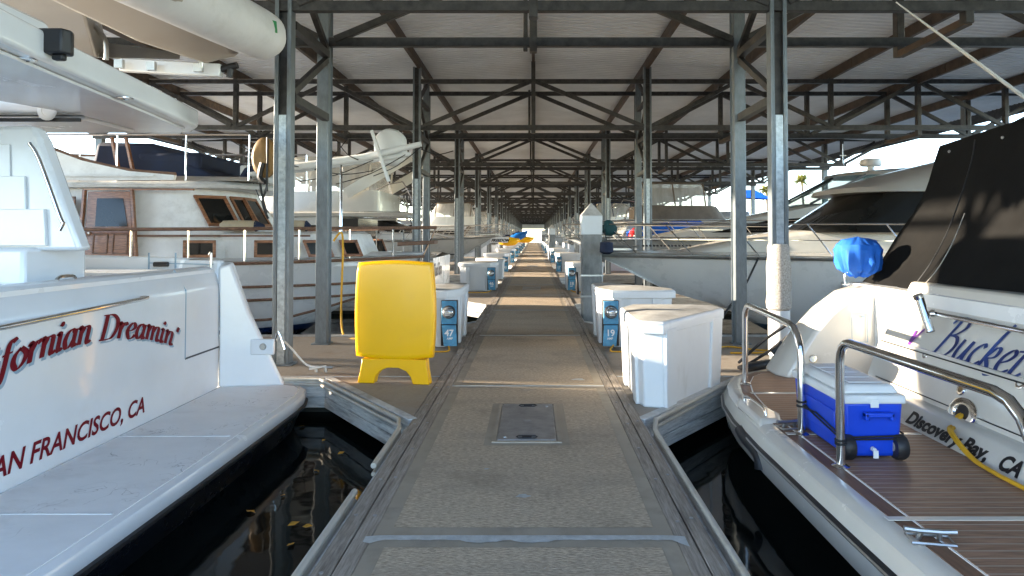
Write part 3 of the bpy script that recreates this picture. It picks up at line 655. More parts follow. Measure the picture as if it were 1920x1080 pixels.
# flybridge overhang: curved plate with a hatch opening
outer = [(-2.75,2.2),(-2.85,3.4),(-3.03,4.6),(-3.2,5.9),(-3.33,6.75),(-3.5,7.0),(-3.8,7.1),(-10,7.1),(-10,2.2)]
hole = [(-4.05,5.9),(-5.6,5.9),(-5.6,5.05),(-4.35,5.05)]
def slab(name, outer, hole, z0, z1, mt, bev):
    cu = bpy.data.curves.new('c','CURVE'); cu.dimensions='2D'; cu.fill_mode='BOTH'; cu.extrude=(z1-z0)/2-bev; cu.bevel_depth=bev; cu.bevel_resolution=2; cu.offset=-bev
    for q in [outer]+([hole] if hole else []):
        s = cu.splines.new('POLY'); s.points.add(len(q)-1); s.use_cyclic_u=True
        for a,b in zip(s.points,q): a.co=(*b,0,1)
    to = bpy.data.objects.new('c',cu); COL.objects.link(to); dg=bpy.context.evaluated_depsgraph_get(); dg.update()
    me = bpy.data.meshes.new_from_object(to.evaluated_get(dg)); bpy.data.objects.remove(to)
    mb=MB(); mb.add([(v.co.x,v.co.y,v.co.z+(z0+z1)/2) for v in me.vertices],[tuple(p.vertices) for p in me.polygons]); return mb.build(name,mt,ya)
fb = slab('flybridge_overhang', outer, hole, 2.555, 2.74, 'gel', .03)
m = MB(); m.prism([(a[0]-.10,a[1]-.05) for a in outer[:6]]+[(-3.9,6.95),(-3.9,2.2)],2.53,2.5545); m.build('moulded_rim','gel',fb,bevel=.008)
m = MB(); m.box((-10,6.0,2.51),(-3.95,6.75,2.553)); m.box((-10,2.2,2.515),(-4.5,4.8,2.5535)); m.build('headliner_panel','gel',fb,bevel=.02)
m = MB(); m.bar((-9,5.93,2.50),(-3.95,5.93,2.50),.025,.03); m.build('hatch_gasket','ink',fb)
m = MB(); m.box((-5.7,5.92,2.74),(-3.95,5.96,2.95)); m.build('hatch_coaming','gel',fb,bevel=.01)
c = P(90,208,5.9); disc(fb,(c.x,5.895,c.z),(0,-1,0),.085,'fbox','speaker',.015)
for (x,y) in ((48,111),(234,184)):
    c = P(x,y,1); k=(2.552-CH)/(c.z-CH); disc(fb,(c.x*k,k,2.5545),(0,0,-1),.06,'chrome','downlight',.01)
# flybridge coaming above, black stern light box
m = MB(); m.loft([[(-2.95,2.2,2.74),(-3.05,4.4,2.74),(-3.9,4.4,2.74),(-3.9,2.2,2.74)],[(-3.0,2.2,2.86),(-3.1,4.3,2.86),(-3.9,4.3,2.86),(-3.9,2.2,2.86)]]); m.build('aft_moulding','gel',ya,bevel=.03)
a = P(106,80,4.15); m = MB(); m.prism([(a.x-.085,a.y-.06),(a.x+.07,a.y-.06),(a.x+.095,a.y),(a.x+.07,a.y+.06),(a.x-.085,a.y+.06)],a.z-.075,a.z+.075); m.box((a.x-.02,a.y-.02,a.z-.11),(a.x+.05,a.y+.03,a.z-.07)); m.build('stern_light','black',ya,bevel=.012)
# chocks and davit beam for the dinghy
m = MB(); m.bar(P(228,122,6.6),P(416,133,6.6),.09,.125); dv=m.build('davit_beam','gel',ya,bevel=.012)
m = MB()
for q in ([(170,40),(192,66),(199,85),(199,112)],[(357,58),(372,78),(379,100),(376,128)]): m.tube([P(x,y,6.48) for x,y in q],.024,10,sm=4)
m.build('dinghy_chock','alu',dv)
m = MB()
for x,y in ((226,119),(374,126),(286,123)): c=P(x,y,6.5); m.box((c.x-.04,c.y-.04,c.z-.05),(c.x+.04,c.y,c.z+.03))
m.build('bracket','alu',dv)
m = MB(); c=P(428,128,6.6); m.tube([P(405,132,6.6),P(445,122,6.6)],.035,8); m.tube([P(432,128,6.6),P(430,145,6.6)],.03,8); m.build('winch_head','black',dv)
# registration lettering
def place_t(px0, z0): 
    y0 = F*3.2/(VX-px0)
    return lambda x,y: (X0+.004, y0+x, z0+y)
text_mesh('SAN FRANCISCO, CA',.18,'red','home_port_lettering',ya,lambda x,y:(X0+.004,3.985+x,.045+y),shear=.25,bold=.004,fit=1.665)
# curved name
def name_letters(word, total_end_y, size, parent, dx, mt, lift):
    adv = [G[c][0] for c in word]; tot = sum(adv)*size; m = MB(); u = 0; y_end = total_end_y; yc = y_end - tot/2
    for c, a in zip(word, adv):
        mid = (u + a*size/2) - tot/2       # along the arc
        s = mid/(tot/2); 
        zb = .725 - .225*s*s; ang = -.36*s
        def place(x, y, l, u=u, zb=zb, ang=ang, a=a):
            x += y*.20; lx = (x-a/2)*size; ly = y*size*.70
            return (X0+.004+lift+l, yc+mid+lx*math.cos(ang)-ly*math.sin(ang)*.35+dx, zb+ly*math.cos(ang)*1.0+lx*math.sin(ang)*1.0-abs(dx)*.9)
        for i, st in enumerate(G[c][1]): nib(m, st, place, lift=i*.0004+ (len(m.f)%7)*.0)
        if c == 'i': m.add([place(.15+.13*math.cos(q*.785),1.46+.15*math.sin(q*.785),.0012) for q in range(8)],[tuple(range(8))])
        u += a*size
    return m.build('name_lettering' if mt == 'red' else 'letter_shadow', mt, parent, fix=False)
nm = name_letters("Californian Dreamin'", 6.12, .171, ya, 0, 'red', .003)
name_letters("Californian Dreamin'", 6.12, .171, nm, .022, 'shade', .001)
# swim platform
m = MB(); out = [(-3.25,1.6),(-2.24,1.6),(-2.215,4.5),(-2.215,6.35),(-2.235,6.7),(-2.29,6.93),(-2.40,7.08),(-2.56,7.15),(-3.25,7.15)]
def inset(poly, d):
    c = Vector((-3.0,4.4)); r=[]
    n=len(poly)
    for i,p in enumerate(poly):
        a,b,q=Vector(poly[i-1]),Vector(p),Vector(poly[(i+1)%n]); d1=(b-a).normalized(); d2=(q-b).normalized(); n1=Vector((-d1.y,d1.x)); n2=Vector((-d2.y,d2.x)); nn=(n1+n2); 
        nn = nn/ max(.4,nn.dot(n1)) if nn.length>1e-6 else n1
        r.append((b.x+nn.x*d,b.y+nn.y*d))
    return r
Z=-.05
m.loft([[(*p,z) for p in inset(out,i)] for z,i in ((Z-.14,.02),(Z-.09,0),(Z-.03,0),(Z-.008,.012),(Z,.035))]); sp_=m.build('swim_platform','gel',ya)
m = MB(); m.prism(inset(out,.075),Z-.01,Z+.004); m.build('nonskid_deck','nonskid',sp_)
m = MB(); m.loft([[(*p,z) for p in inset(out,i)] for z,i in ((Z-.155,.01),(Z-.125,-.018),(Z-.105,-.018),(Z-.10,.004))]); m.build('rub_rail','black',sp_)
m = MB(); m.loft([[(*p,z) for p in inset(out,i)] for z,i in ((WZ-.4,.3),(Z-.16,.03))]); m.build('underside','hull_n',sp_)
m = MB()
for yy in (3.82,5.28): m.bar((-3.2,yy,Z+.0052),(-2.33,yy,Z+.0052),.014,.003)
m.build('deck_seam','gel',sp_)
# the dinghy on top
dg_ = thing('inflatable_dinghy','grey white inflatable dinghy with beige hull stowed atop the near left yacht','dinghy',P(300,50,6))
A = P(498,70,6.75); Bq = P(232,-62,4.9)
m = MB(); m.tube([Bq,Bq.lerp(A,.5),A-(A-Bq).normalized()*.16,A-(A-Bq).normalized()*.03,A+(A-Bq).normalized()*.09,A+(A-Bq).normalized()*.15],.23,28,rr=[.25,.25,.245,.235,.17,.06]); 
tb = m.build('buoyancy_tube','rib',dg_,ang=60)
d = (A-Bq).normalized(); sd_ = Vector((-d.y*-1,d.x*-1,0)).normalized(); 
m = MB(); off = Vector((.10,-.235,-.06)); off2 = Vector((.09,-.215,-.115))
for o_ in (off,off2): m.tube([Bq+o_,A+o_-d*.15,A+Vector((.0,-.22,-.04))+d*.0, A+d*.10+Vector((0,-.12,-.03))],.016,8,sm=3)
m.build('rubbing_strake','rib',tb)
c = P(517,54,6.50); q=(A-Bq).normalized()
def patch(px, py, w_, h_, mt, nm, Y=6.48, tilt=-.25):
    c = P(px,py,Y); ux=Vector((.96,.28,tilt)).normalized(); uz=Vector((0.0,-.25,1)).normalized()
    m=MB(); m.quad(c-ux*w_-uz*h_,c+ux*w_-uz*h_,c+ux*w_+uz*h_,c-ux*w_+uz*h_); return m.build(nm,mt,tb,solid=.003)
M['green']=mat('green_sticker',(.02,.22,.06),.5)
patch(515,50,.022,.055,'green','registration_sticker',6.46)
m = MB(); m.tube([P(394,-8,5.93),P(404,6,5.93),P(420,11,5.93),P(427,2,5.93),P(418,-6,5.93)],.014,6,sm=3); m.build('makers_mark','shade',tb)
# beige hull under the tube
g = lambda pts: [P(*p) for p in pts]
m = MB(); 
r0=[P(60,-40,4.2),P(230,-60,4.6),P(300,-60,5.6),P(140,-60,5.4)]
ra=g([(-60,-70,4.3),(270,-50,4.4),(330,-80,5.6),(120,-120,5.6)])
rb=g([(250,78,6.0),(400,45,6.05),(440,20,6.9),(300,10,6.9)])
rc=g([(385,122,6.5),(446,106,6.45),(470,86,6.8),(420,80,6.9)])
m.loft([ra,rb,rc]); m.build('dinghy_hull','ribhull',dg_,bevel=.05)
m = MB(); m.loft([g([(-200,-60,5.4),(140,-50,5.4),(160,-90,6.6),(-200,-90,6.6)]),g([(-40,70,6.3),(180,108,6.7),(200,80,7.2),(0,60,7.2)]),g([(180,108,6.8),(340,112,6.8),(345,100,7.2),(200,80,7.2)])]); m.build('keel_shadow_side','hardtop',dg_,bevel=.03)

# ================= near right boat (stern platform with cooler) =================
cr = thing('sport_cruiser','cream sport cruiser at near right with black cockpit canvas and a teak-planked stern platform','motorboat',(2.7,4.5,WZ))
Zp = .10
po = [(3.7,1.0),(1.62,1.0),(1.605,3.5),(1.61,4.9),(1.64,5.6),(1.70,6.1),(1.80,6.5),(1.95,6.85),(2.15,7.07),(2.45,7.17),(3.7,7.2)]
po = po[::-1]
def ins(d): return inset(po,d)
m = MB(); m.loft([[(*p,z) for p in ins(i)] for z,i in ((Zp-.30,.03),(Zp-.16,0.0),(Zp-.10,.0),(Zp-.05,.03),(Zp-.025,.035),(Zp,.075),(Zp+.005,.13))]); plat=m.build('stern_platform','gel2',cr)
m = MB(); m.loft([[(*p,z) for p in ins(i)] for z,i in ((WZ-.5,.85),(WZ+.02,.40),(Zp-.30,.06))]); m.build('platform_underside','gel2',plat)
m = MB(); m.loft([[(*p,z) for p in ins(i)] for z,i in ((Zp-.155,.0),(Zp-.145,-.018),(Zp-.115,-.018),(Zp-.105,.0))]); m.build('rub_rail','black',plat)
m = MB(); m.tube([(*p,Zp-.13) for p in ins(-.018)[1:-1]],.008,6); m.build('steel_insert','alu',plat)
m = MB(); m.prism([p if p[0]<2.6 or True else p for p in ins(.15)],Zp-.01,Zp+.009); m.build('border_plank','plankb',plat)
m = MB(); m.prism(ins(.235),Zp-.01,Zp+.0125); m.build('caulk_line','white',plat)
m = MB(); m.prism(ins(.245),Zp-.01,Zp+.016); m.build('teak_deck','plank',plat)
m = MB()
for (y,a,b_) in ((3.36,1.72,3.4),(4.78,1.76,2.69),(6.0,1.9,2.69)): m.bar((a,y,Zp+.0175),(b_,y,Zp+.0175),.042,.004)
m.build('white_divider','gel2',plat)
# grab-handle recess, boarding ladder and cleats
m = MB(); m.loft([[(x,y,Zp-.02) for x,y in ((1.66,5.05),(1.86,5.05),(1.93,5.3),(1.86,5.75),(1.72,5.85),(1.66,5.6))],[(x,y,Zp+.035) for x,y in ((1.68,5.10),(1.82,5.10),(1.88,5.3),(1.82,5.7),(1.74,5.78),(1.69,5.6))]]); hr=m.build('handle_moulding','gel2',plat,bevel=.02)
m = MB(); m.tube([(1.74,5.66,.12),(1.745,5.62,.175),(1.755,5.25,.175),(1.76,5.2,.12)],.011,8,sm=3); m.build('grab_handle','chrome',hr)
m = MB(); m.tube([P(1387,806,5.4),P(1400,822,5.25),P(1424,850,5.0),P(1428,880,4.95)],.05,10,sm=3,rr=[.04,.05,.055,.05]); m.build('folded_ladder','black',plat)
def cleat(x,y,z,parent,a=0):
    m=MB(); c,s=math.cos(a),math.sin(a)
    q=lambda u,v,w_:(x+u*c-v*s,y+u*s+v*c,z+w_)
    m.tube([q(-.11,0,.05),q(-.05,0,.045),q(.05,0,.045),q(.11,0,.05)],.012,8); m.tube([q(-.045,.02,0),q(-.035,0,.045)],.012,8); m.tube([q(.045,.02,0),q(.035,0,.045)],.012,8)
    m.tube([q(-.09,-.05,.008),q(.09,-.05,.008),q(.09,.05,.008),q(-.09,.05,.008)],.007,6,closed=True)
    return m.build('cleat','alu',parent)
cleat(1.84,4.92,Zp+.018,plat,.25); cleat(1.80,3.13,Zp+.01,plat,-.2)
# sloping step strip with home port, lower transom panel, name panel
def wallstrip(name, prof, y0, y1, mt, bevel=.01):
    """prof: (x,z) front profile going up; thick body behind"""
    m = MB(); back = [(p[0]+.5,p[1]) for p in prof[::-1]]
    m.prism([(a,b_) for a,b_ in prof]+back,y0,y1,'y'); return m.build(name,mt,cr,bevel=bevel)
wallstrip('step_strip',[(2.69,Zp),(2.80,.232),(2.83,.245),(2.93,.25)],1.0,5.75,'gel2')
wallstrip('lower_transom',[(2.93,.2),(2.95,.30),(3.06,.60)],1.0,6.05,'gel2')
m = MB(); yy0,yy1=1.0,6.12
m.loft([[(3.07,yy0,.58),(3.07,yy1-.05,.58),(3.6,yy1-.05,.58),(3.6,yy0,.58)],[(3.34,yy0,.95),(3.34,yy1+.06,.95),(3.8,yy1+.06,.95),(3.8,yy0,.95)],[(3.40,yy0,1.08),(3.40,yy1+.05,1.08),(3.8,yy1+.05,1.08),(3.8,yy0,1.08)]]); tr=m.build('upper_transom','gel2',cr,bevel=.025)
m = MB(); m.bar((2.943,1.0,.285),(2.943,5.9,.285),.004,.008); m.bar((3.045,1.0,.575),(3.045,6.0,.575),.006,.01); m.build('transom_seam','ink',cr)
for (px,py,Y_,r_) in ((1698,742,5.0,.0),): pass
def on_tr(px, py):
    """point on the lower transom face plane seen at the pixel"""
    a = Vector((0,0,CH)); d = P(px,py,1)-a; p0=Vector((2.95,0,.30)); n_=Vector((.30,0,-.11)).normalized()
    k=(p0-a).dot(n_)/d.dot(n_); return a+d*k
def on_up(px, py):
    a = Vector((0,0,CH)); d = P(px,py,1)-a; p0=Vector((3.07,0,.58)); n_=Vector((.37,0,-.27)).normalized()
    k=(p0-a).dot(n_)/d.dot(n_); return a+d*k
nlo = Vector((-.30,0,.11)); nup=Vector((-.37,0,.27))
c=on_tr(1804,731); disc(cr,c,nlo,.042,'chrome','underwater_light_ring',.015); 
m=MB(); m.lathe([(.02,0),(.02,.012)],(0,0,0)); q=Vector((0,0,1)).rotation_difference(nlo.normalized()); m.v=[tuple(q@Vector(v)+c) for v in m.v]; m.build('amber_lens','tan',cr)
c=on_tr(1806,775); hz=c.copy(); o_=disc(cr,c,nlo,.105,'chrome','hawse_rim',.018); o_.data.transform(Matrix.Translation(c)@Matrix.Diagonal((1,1.45,1,1))@Matrix.Translation(-c))
m=MB(); m.lathe([(.066,0),(.066,.010)],(0,0,0)); q=Vector((0,0,1)).rotation_difference(nlo.normalized()); m.v=[tuple(q@Vector(v)+c) for v in m.v]; m.build('hawse_hole','black',cr)
c=on_up(1737,666); disc(cr,c,nup,.033,'chrome','transom_vent'); c=on_up(1916,720); disc(cr,c,nup,.042,'chrome','transom_vent')
c=on_tr(1873,836); disc(cr,c,nlo,.02,'black','drain_fitting')
# rounded quarter bulwark on the far side
q1=[(2.36,.115),(2.50,.34),(2.66,.56),(2.85,.76),(3.08,.93),(3.32,1.0),(3.9,1.02),(3.9,.115)]
m = MB(); m.loft([[(x+(.10 if i<6 else 0)*(1-(z-.1)),6.62,z*.97+.0) for i,(x,z) in enumerate(q1)],[(x+.01,6.75,z) for x,z in q1],[(x,7.0,z) for x,z in q1],[(x+.05,7.14,z*.96) for x,z in q1]]); qb=m.build('quarter_bulwark','gel2',cr,bevel=.03)
m = MB(); m.loft([[(3.25,6.14,.1),(3.4,6.64,.1),(4.2,6.64,.1),(4.2,6.14,.1)],[(3.42,6.2,1.0),(3.55,6.64,1.02),(4.2,6.64,1.02),(4.2,6.2,1.0)]]); m.build('cockpit_gate','gel2',cr,bevel=.02)
c=P(1612,614,6.6); m=MB(); 
for a_,b_ in (((-.075,-.14),(.075,-.14)),((.075,-.14),(.075,.13)),((.075,.13),(-.075,.13)),((-.075,.13),(-.075,-.14))): m.bar(c+Vector((a_[0],0,a_[1])),c+Vector((b_[0],0,b_[1])),.006,.005)
m.box((c.x+.015,c.y-.004,c.z+.095),(c.x+.05,c.y+.0,c.z+.108)); m.build('shower_locker','shade',qb)
c=P(1524,673,6.585); disc(qb,c,(-.3,-1,.1),.038,'chrome','deck_filler',.014)
m=MB(); m.tube([P(1448,662,7.08),P(1462,650,7.08),P(1466,640,7.08)],.022,8); m.build('side_cleat','black',qb)
# hull behind
m = MB(); m.loft([[(3.3,1.0,1.0),(3.3,1.3,-.7),(3.3,6.9,-.7),(3.3,7.18,1.0)],[(9,1.0,1.25),(9,1.5,-.7),(9,6.7,-.7),(9,7.18,1.25)],[(13,3.0,1.4),(12.6,3.6,-.6),(12.6,4.6,-.6),(13,5.2,1.4)]]); m.build('hull','hull_w',cr)
# black canvas enclosure
m = MB(); rings=[]
ys_=[7.05,6.85,6.45,5.95,5.4,4.8,4.0,3.2,2.4,1.6]
for j,y in enumerate(ys_):
    e = (7.05-y)
    zb = 1.02 - .10*min(e,3)/3*1.9 + (.03*math.sin(e*2.2)); xb = 3.40+.02*math.sin(e*3)
    r=[]; N=14
    for i in range(N+1):
        t=i/N; zt=2.42+.04*min(e,2)
        x = xb+(4.22-.08*min(e,2)-xb)*(t+.28*t*(1-t)) ; z=zb+(zt-zb)*(t-.22*t*(1-t)*1.2)
        w_=.022*math.sin(t*7+y*3)*math.sin(y*2.6+t*4)+.012*math.sin(y*9+t*11)
        r.append((x-.1*math.sin(t*3.1)*0+w_,y,z+w_*.3))
    r+= [(4.6,y,zt+.10),(6.5,y,zt+.18)]
    rings.append(r)
m.loft(rings,False,False,closed=False)
far=[(x,7.05,z) for x,_,z in rings[0]]; m.add(far+[(6.5,7.08,1.1),(3.5,7.08,1.0)],[tuple(range(len(far)+2))])
cv=m.build('cockpit_canvas','canvas',cr,solid=.006,fix=False)
def on_canvas(px,py):
    a=Vector((0,0,CH)); d=P(px,py,1)-a
    x=3.8
    for _ in range(30):
        k=x/d.x; z=CH+d.z*k; t=max(0,min(1,(z-.95)/(2.45-.95))); x=3.40+.74*(t+.2*t*(1-t)); 
    k=(x-.02)/d.x; return a+d*k
m=MB(); m.tube([on_canvas(*q)+Vector((-.02,0,0)) for q in ((1832,262),(1826,300),(1805,370),(1778,440),(1745,500),(1708,548))],.006,6,sm=4); m.build('zip_seam','black',cv)
m=MB(); m.tube([on_canvas(*q)+Vector((-.03,0,0)) for q in ((1815,400),(1790,460),(1760,510),(1722,552))],.004,6,sm=4); m.build('piping','hardtop',cv)
for (x,y) in ((1780,284),(1880,258)): disc(cv,on_canvas(x,y),(-1,-.3,.2),.014,'alu','snap_button',.008)
# rod holder and transom handrail
m=MB(); m.tube([P(1723,556,5.35),P(1745,622,5.25)],.032,14,cap=False); m.tube([P(1720,553,5.35),P(1723,560,5.35)],.038,14); rh=m.build('rod_holder','chrome',cr)
m=MB(); m.tube([P(1738,587,5.3),P(1752,588,5.28),P(1920,622,4.5),P(2150,670,3.8)],.017,10,sm=3); m.tube([P(1746,588,5.28),P(1754,588,5.26)],.03,12); m.build('transom_handrail','chrome',cr)
# U rails on the platform
def urail(y0,y1,x0,x1,h,r=.026):
    m=MB(); z=Zp+.012; m.tube([(x0,y1,z),(x0,y1,z+h-.13)]+[(x0,y1-.13*(1-math.cos(a)),z+h-.13+.13*math.sin(a)) for a in (.4,.8,1.2,1.57)]+[(x1,y0+.22*(1-math.sin(a)),z+h-.22+.22*math.cos(a)-.0) for a in (0.0,.4,.8,1.2,1.57)]+[(x1,y0,z)],r,14)
    for x,y in ((x0,y1),(x1,y0)): m.lathe([(r*2,0),(r*2,.006),(r*1.3,.016),(r*1.05,.018)],(x,y,z))
    return m.build('platform_rail','chrome',plat,ang=60)
urail(4.78,6.38,1.97,1.865,.74); urail(2.55,4.12,1.84,1.86,.755)
# lettering
def on_strip(px,py):
    a=Vector((0,0,CH)); d=P(px,py,1)-a; p0=Vector((2.735,0,.16)); n_=Vector((.085,0,-.165)).normalized(); k=(p0-a).dot(n_)/d.dot(n_); return a+d*k
s0=on_strip(1690,792); 
sy=5.12
stp=lambda f:lambda x,y:(2.69+.11*(.045+y)/.17-.004,f-x,.10+.13*(.045+y)/.17+.003)
text_mesh('Discovery Bay,',.135,'ink','home_port_lettering',cr,stp(5.02),bold=.006,fit=.88)
text_mesh('CA',.135,'ink','home_port_lettering',cr,stp(4.04),bold=.006,fit=.18)
B_ = {'v':(.5,[[(.0,.75),(.05,.5),(.1,.15),(.12,0)],[(.12,.0),(.3,.55),(.62,1.1)]]),
 'B':(1.15,[[(.42,1.55),(.25,.8),(.08,.05),(-.02,-.05)],[(.02,1.35),(.3,1.62),(.8,1.6),(.9,1.3),(.65,1.0),(.35,.88)],[(.35,.88),(.75,.85),(.95,.55),(.8,.15),(.4,-.08),(-.05,.05)]]),
 'u':(.8,[[(.12,.85),(.05,.35),(.15,.02),(.38,.15),(.6,.8)],[(.62,.85),(.55,.25),(.65,0),(.85,.12)]]),
 'c':(.68,[[(.55,.72),(.4,.85),(.15,.6),(.08,.25),(.25,0),(.45,.02),(.68,.22)]]),
 'k':(.82,[[(.5,1.75),(.3,1.2),(.15,.5),(.08,0)],[(.12,.35),(.4,.8),(.6,.78),(.55,.5),(.2,.38)],[(.22,.38),(.45,.15),(.62,-.15),(.95,-.1)]]),
 'e':(.65,[[(.1,.35),(.4,.5),(.55,.75),(.38,.88),(.12,.6),(.08,.2),(.28,-.02),(.65,.2)]]),
 't':(.7,[[(.45,1.35),(.25,.7),(.15,.15),(.3,-.02),(.6,.2)],[(-.02,.88),(.75,1.02)]])}
def brush(word, y_start, size, mt, gap=0, z=.655):
    m=MB(); u=0
    for c in word:
        a,sts=B_[c]
        for i,st in enumerate(sts):
            def place(x,y,l,u=u):
                yy=y_start-(u+x)*size*1.0; t=(z+y*size*.86-.58)/.37
                return (3.07+.27*t-.006-l, yy, .58+.37*t+.004)
            nib(m,st,place,n=(.06,.02),mn=.026,lift=i*.0006)
        u+=a*size/size*1.0+gap
    return m.build('name_lettering',mt,cr,fix=False)
c=on_up(1700,648); brush('v',c.y,.185,'purple',z=c.z); c=on_up(1748,664); brush('Bucket',c.y,.20,'indigo',gap=-.012,z=c.z)
# --- yellow shore cords out of the hawse hole ---
def cord(name,label,cat,pts,r,mt,sm=5,group=None,n=8):
    o=MB().tube(pts,r,n,sm=sm).build(name,mt); return tag(o,label,cat,group)
m=MB()
for dx in (0,.03):
    o3=Vector((-.02,0,.01)); m.tube([hz+Vector((.03,0,0)),hz+Vector((-.03,-.02+dx,-.02)),hz+Vector((-.07,-.05+dx,-.07)),on_strip(1800,828)+Vector((-.05,dx,.06)),on_strip(1830,862)+o3+Vector((0,dx,0)),on_strip(1872,890)+o3+Vector((0,dx,0)),on_strip(1925,918)+o3+Vector((0,dx*1.2,0)),(2.66,2.9,.135),(2.6,2.2,.135)],.0125,8,sm=5)
o=m.build('shore_power_cord','yrope'); tag(o,'pair of yellow shore cords coming out of the steel hawse hole in the cruiser transom','power cord')
# --- cooler ---
ck = thing('wheeled_cooler','blue picnic cooler with white lid and black wheels standing on the teak platform','cooler',(2.1,4.6,Zp+.016))
cx0,cx1,cy0,cy1,cz=1.905,2.275,4.22,5.02,Zp+.03
def tap(x0,x1,y0,y1,z0,z1,t0,t1,parent,mt,nm,bev): 
    m=MB(); f=lambda z,t:[(x0+t,y0+t,z),(x1-t,y0+t,z),(x1-t,y1-t,z),(x0+t,y1-t,z)]; m.loft([f(z0,t0),f(z1,t1)]); return m.build(nm,mt,parent,bevel=bev,seg=3)
body=tap(cx0,cx1,cy0,cy1,cz,cz+.345,.02,0,ck,'cblue','cooler_body',.025)
lid=tap(cx0-.012,cx1+.012,cy0-.012,cy1+.012,cz+.33,cz+.385,0,0,ck,'cwhite','lid',.014)
tap(cx0+.01,cx1-.01,cy0+.02,cy1-.02,cz+.386,cz+.44,0,.028,lid,'cwhite','raised_lid',.018)
m=MB()
for i in range(4): y=cy0+.1+i*.16; m.box((cx0+.08,y,cz+.4385),(cx1-.08,y+.14,cz+.4445))
m.build('lid_recess','fbox',lid,bevel=.004)
m=MB(); m.box((2.02,cy0-.045,cz+.255),(2.20,cy0-.0,cz+.285)); m.box((2.02,cy0-.045,cz+.235),(2.045,cy0,cz+.286)); m.box((2.175,cy0-.045,cz+.235),(2.20,cy0,cz+.286)); m.build('end_handle','cblue',ck,bevel=.008)
m=MB(); m.box((cx0-.006,cy0+.12,cz+.10),(cx0+.004,cy1-.12,cz+.26)); m.build('side_panel','cblue',body,bevel=.006)
m=MB(); m.box((cx0+.16,cy0-.018,cz+.31),(cx0+.21,cy0-.008,cz+.36)); m.build('lid_catch','cwhite',lid,bevel=.003)
for x in (cx0+.025,cx1-.025):
    m=MB(); m.lathe([(.03,-.035),(.07,-.035),(.078,-.02),(.078,.02),(.07,.035),(.03,.035)],(x,cy0+.02,Zp+.095),'x',20); wl=m.build('wheel','black',ck)
    m=MB(); m.lathe([(.028,-.038),(.028,.038)],(x,cy0+.02,Zp+.095),'x',12); m.build('hub','hardtop',wl)
m=MB(); m.lathe([(.014,0),(.012,-.03)],(2.085,cy0+.01,Zp+.085),'y',10); m.box((2.07,cy0-.035,Zp+.04),(2.10,cy0-.028,Zp+.085)); m.build('drain_spout','cwhite',ck)
m=MB(); zb=Zp+.16
m.tube([(1.845,4.80,zb+.05),(cx0-.012,4.6,zb+.05),(cx0-.012,cy0-.0,zb),(cx0+.03,cy0-.014,zb),(cx1-.02,cy0-.014,zb+.01),(cx1+.012,cy0+.03,zb+.01),(cx1+.012,cy1,zb+.03)],.006,6)
m.tube([(1.88,4.80,zb+.07),(cx0-.012,4.65,zb+.03),(cx0-.014,cy0,zb-.018),(cx1,cy0-.016,zb-.008)],.006,6)
for k in range(2): m.lathe([(.034,-.006),(.034,.006)],(1.865,4.78,zb+.05+k*.03),'z',12); m.lathe([(.034,-.006),(.034,.006)],(1.84,4.12,zb-.01+k*.02),'z',12)
o=m.build('bungee_cord','brope'); tag(o,'black bungee cord lashing the blue cooler to the platform rails','cord')
# --- blue fabric-covered grill on a bracket ---
gr = thing('covered_grill','round grill under a wrinkled bright blue cover on a steel bracket by the black canvas','grill',P(1590,530,6.85))
c=P(1610,478,6.85); rnd=random.Random(2)
m=MB(); rings=[]; N=72
for i,(r_,h_) in enumerate(((.02,-.225),(.06,-.22),(.085,-.19),(.115,-.175),(.16,-.145),(.195,-.075),(.205,.0),(.21,.05),(.195,.10),(.15,.145),(.09,.165),(.02,.17))):
    g=[]
    for k in range(N):
        a=k*2*math.pi/N; fold=(math.sin(a*5+i*.25)*.026+math.sin(a*13+i*.1)*.014)*max(.12,1-abs(h_+.16)/.26)*1.5 + .006*math.sin(a*7+h_*30)
        rr_=r_+fold*min(1,r_/.08); g.append(c+Vector((rr_*math.cos(a)*1.05+.03*(h_<-.1)*0,rr_*math.sin(a)*.9,h_*1.0)))
    rings.append(g)
from mathutils import noise
rings=[[v+(v-c).normalized()*(noise.noise(v*9)*.028+noise.noise(v*22)*.012) for v in g] for g in rings]
m.loft(rings); m.build('fabric_cover','bcover',gr,ang=30)
m=MB(); m.tube([P(1584,532,6.85),P(1584,514,6.85),P(1590,509,6.85),P(1604,503,6.85)],.012,8,sm=3); m.lathe([(.035,0),(.035,.008)],P(1584,534,6.85)); m.build('bracket','chrome',gr)
# white antenna of the right boat
o=MB().tube([P(1680,4,5.2),P(1800,93,5.0),P(1925,186,4.8)],.011,8,rr=[.005,.012,.014]).build('whip_antenna','vinyl'); tag(o,'long thin white antenna slanting across the roof at upper right','antenna')
# ================= things on the walkway =================
# yellow sign board
sg = thing('sandwich_board','bright yellow blank plastic sign board on arched feet, left of the walkway','sign',(-1.42,7.0,-.012))
def board_outline(Y):
    pts=[]
    x0,x1=-1.81,-1.0
    z0,z1=.26,1.215
    e=.05
    for i in range(13): t=i/12; pts.append((x0+.02+(x1-x0-.04)*t, z1+.022*math.sin(math.pi*t)))
    for i in range(1,13): t=i/12; pts.append((x1-.02+.028*math.sin(math.pi*t)+.012*t, z1+(z0-z1)*t))
    for i in range(1,13): t=i/12; pts.append((x1+.0-(x1-x0)*t, z0-.035*math.sin(math.pi*t)))
    for i in range(1,12): t=i/12; pts.append((x0-.0-.02*math.sin(math.pi*t)+.01*t, z0+(z1-z0)*t))
    return pts
bo=board_outline(0); cxm=-1.41; czm=.75
def sc_(pts,k,y): return [(cxm+(a-cxm)*k,y,czm+(b-czm)*k) for a,b in pts]
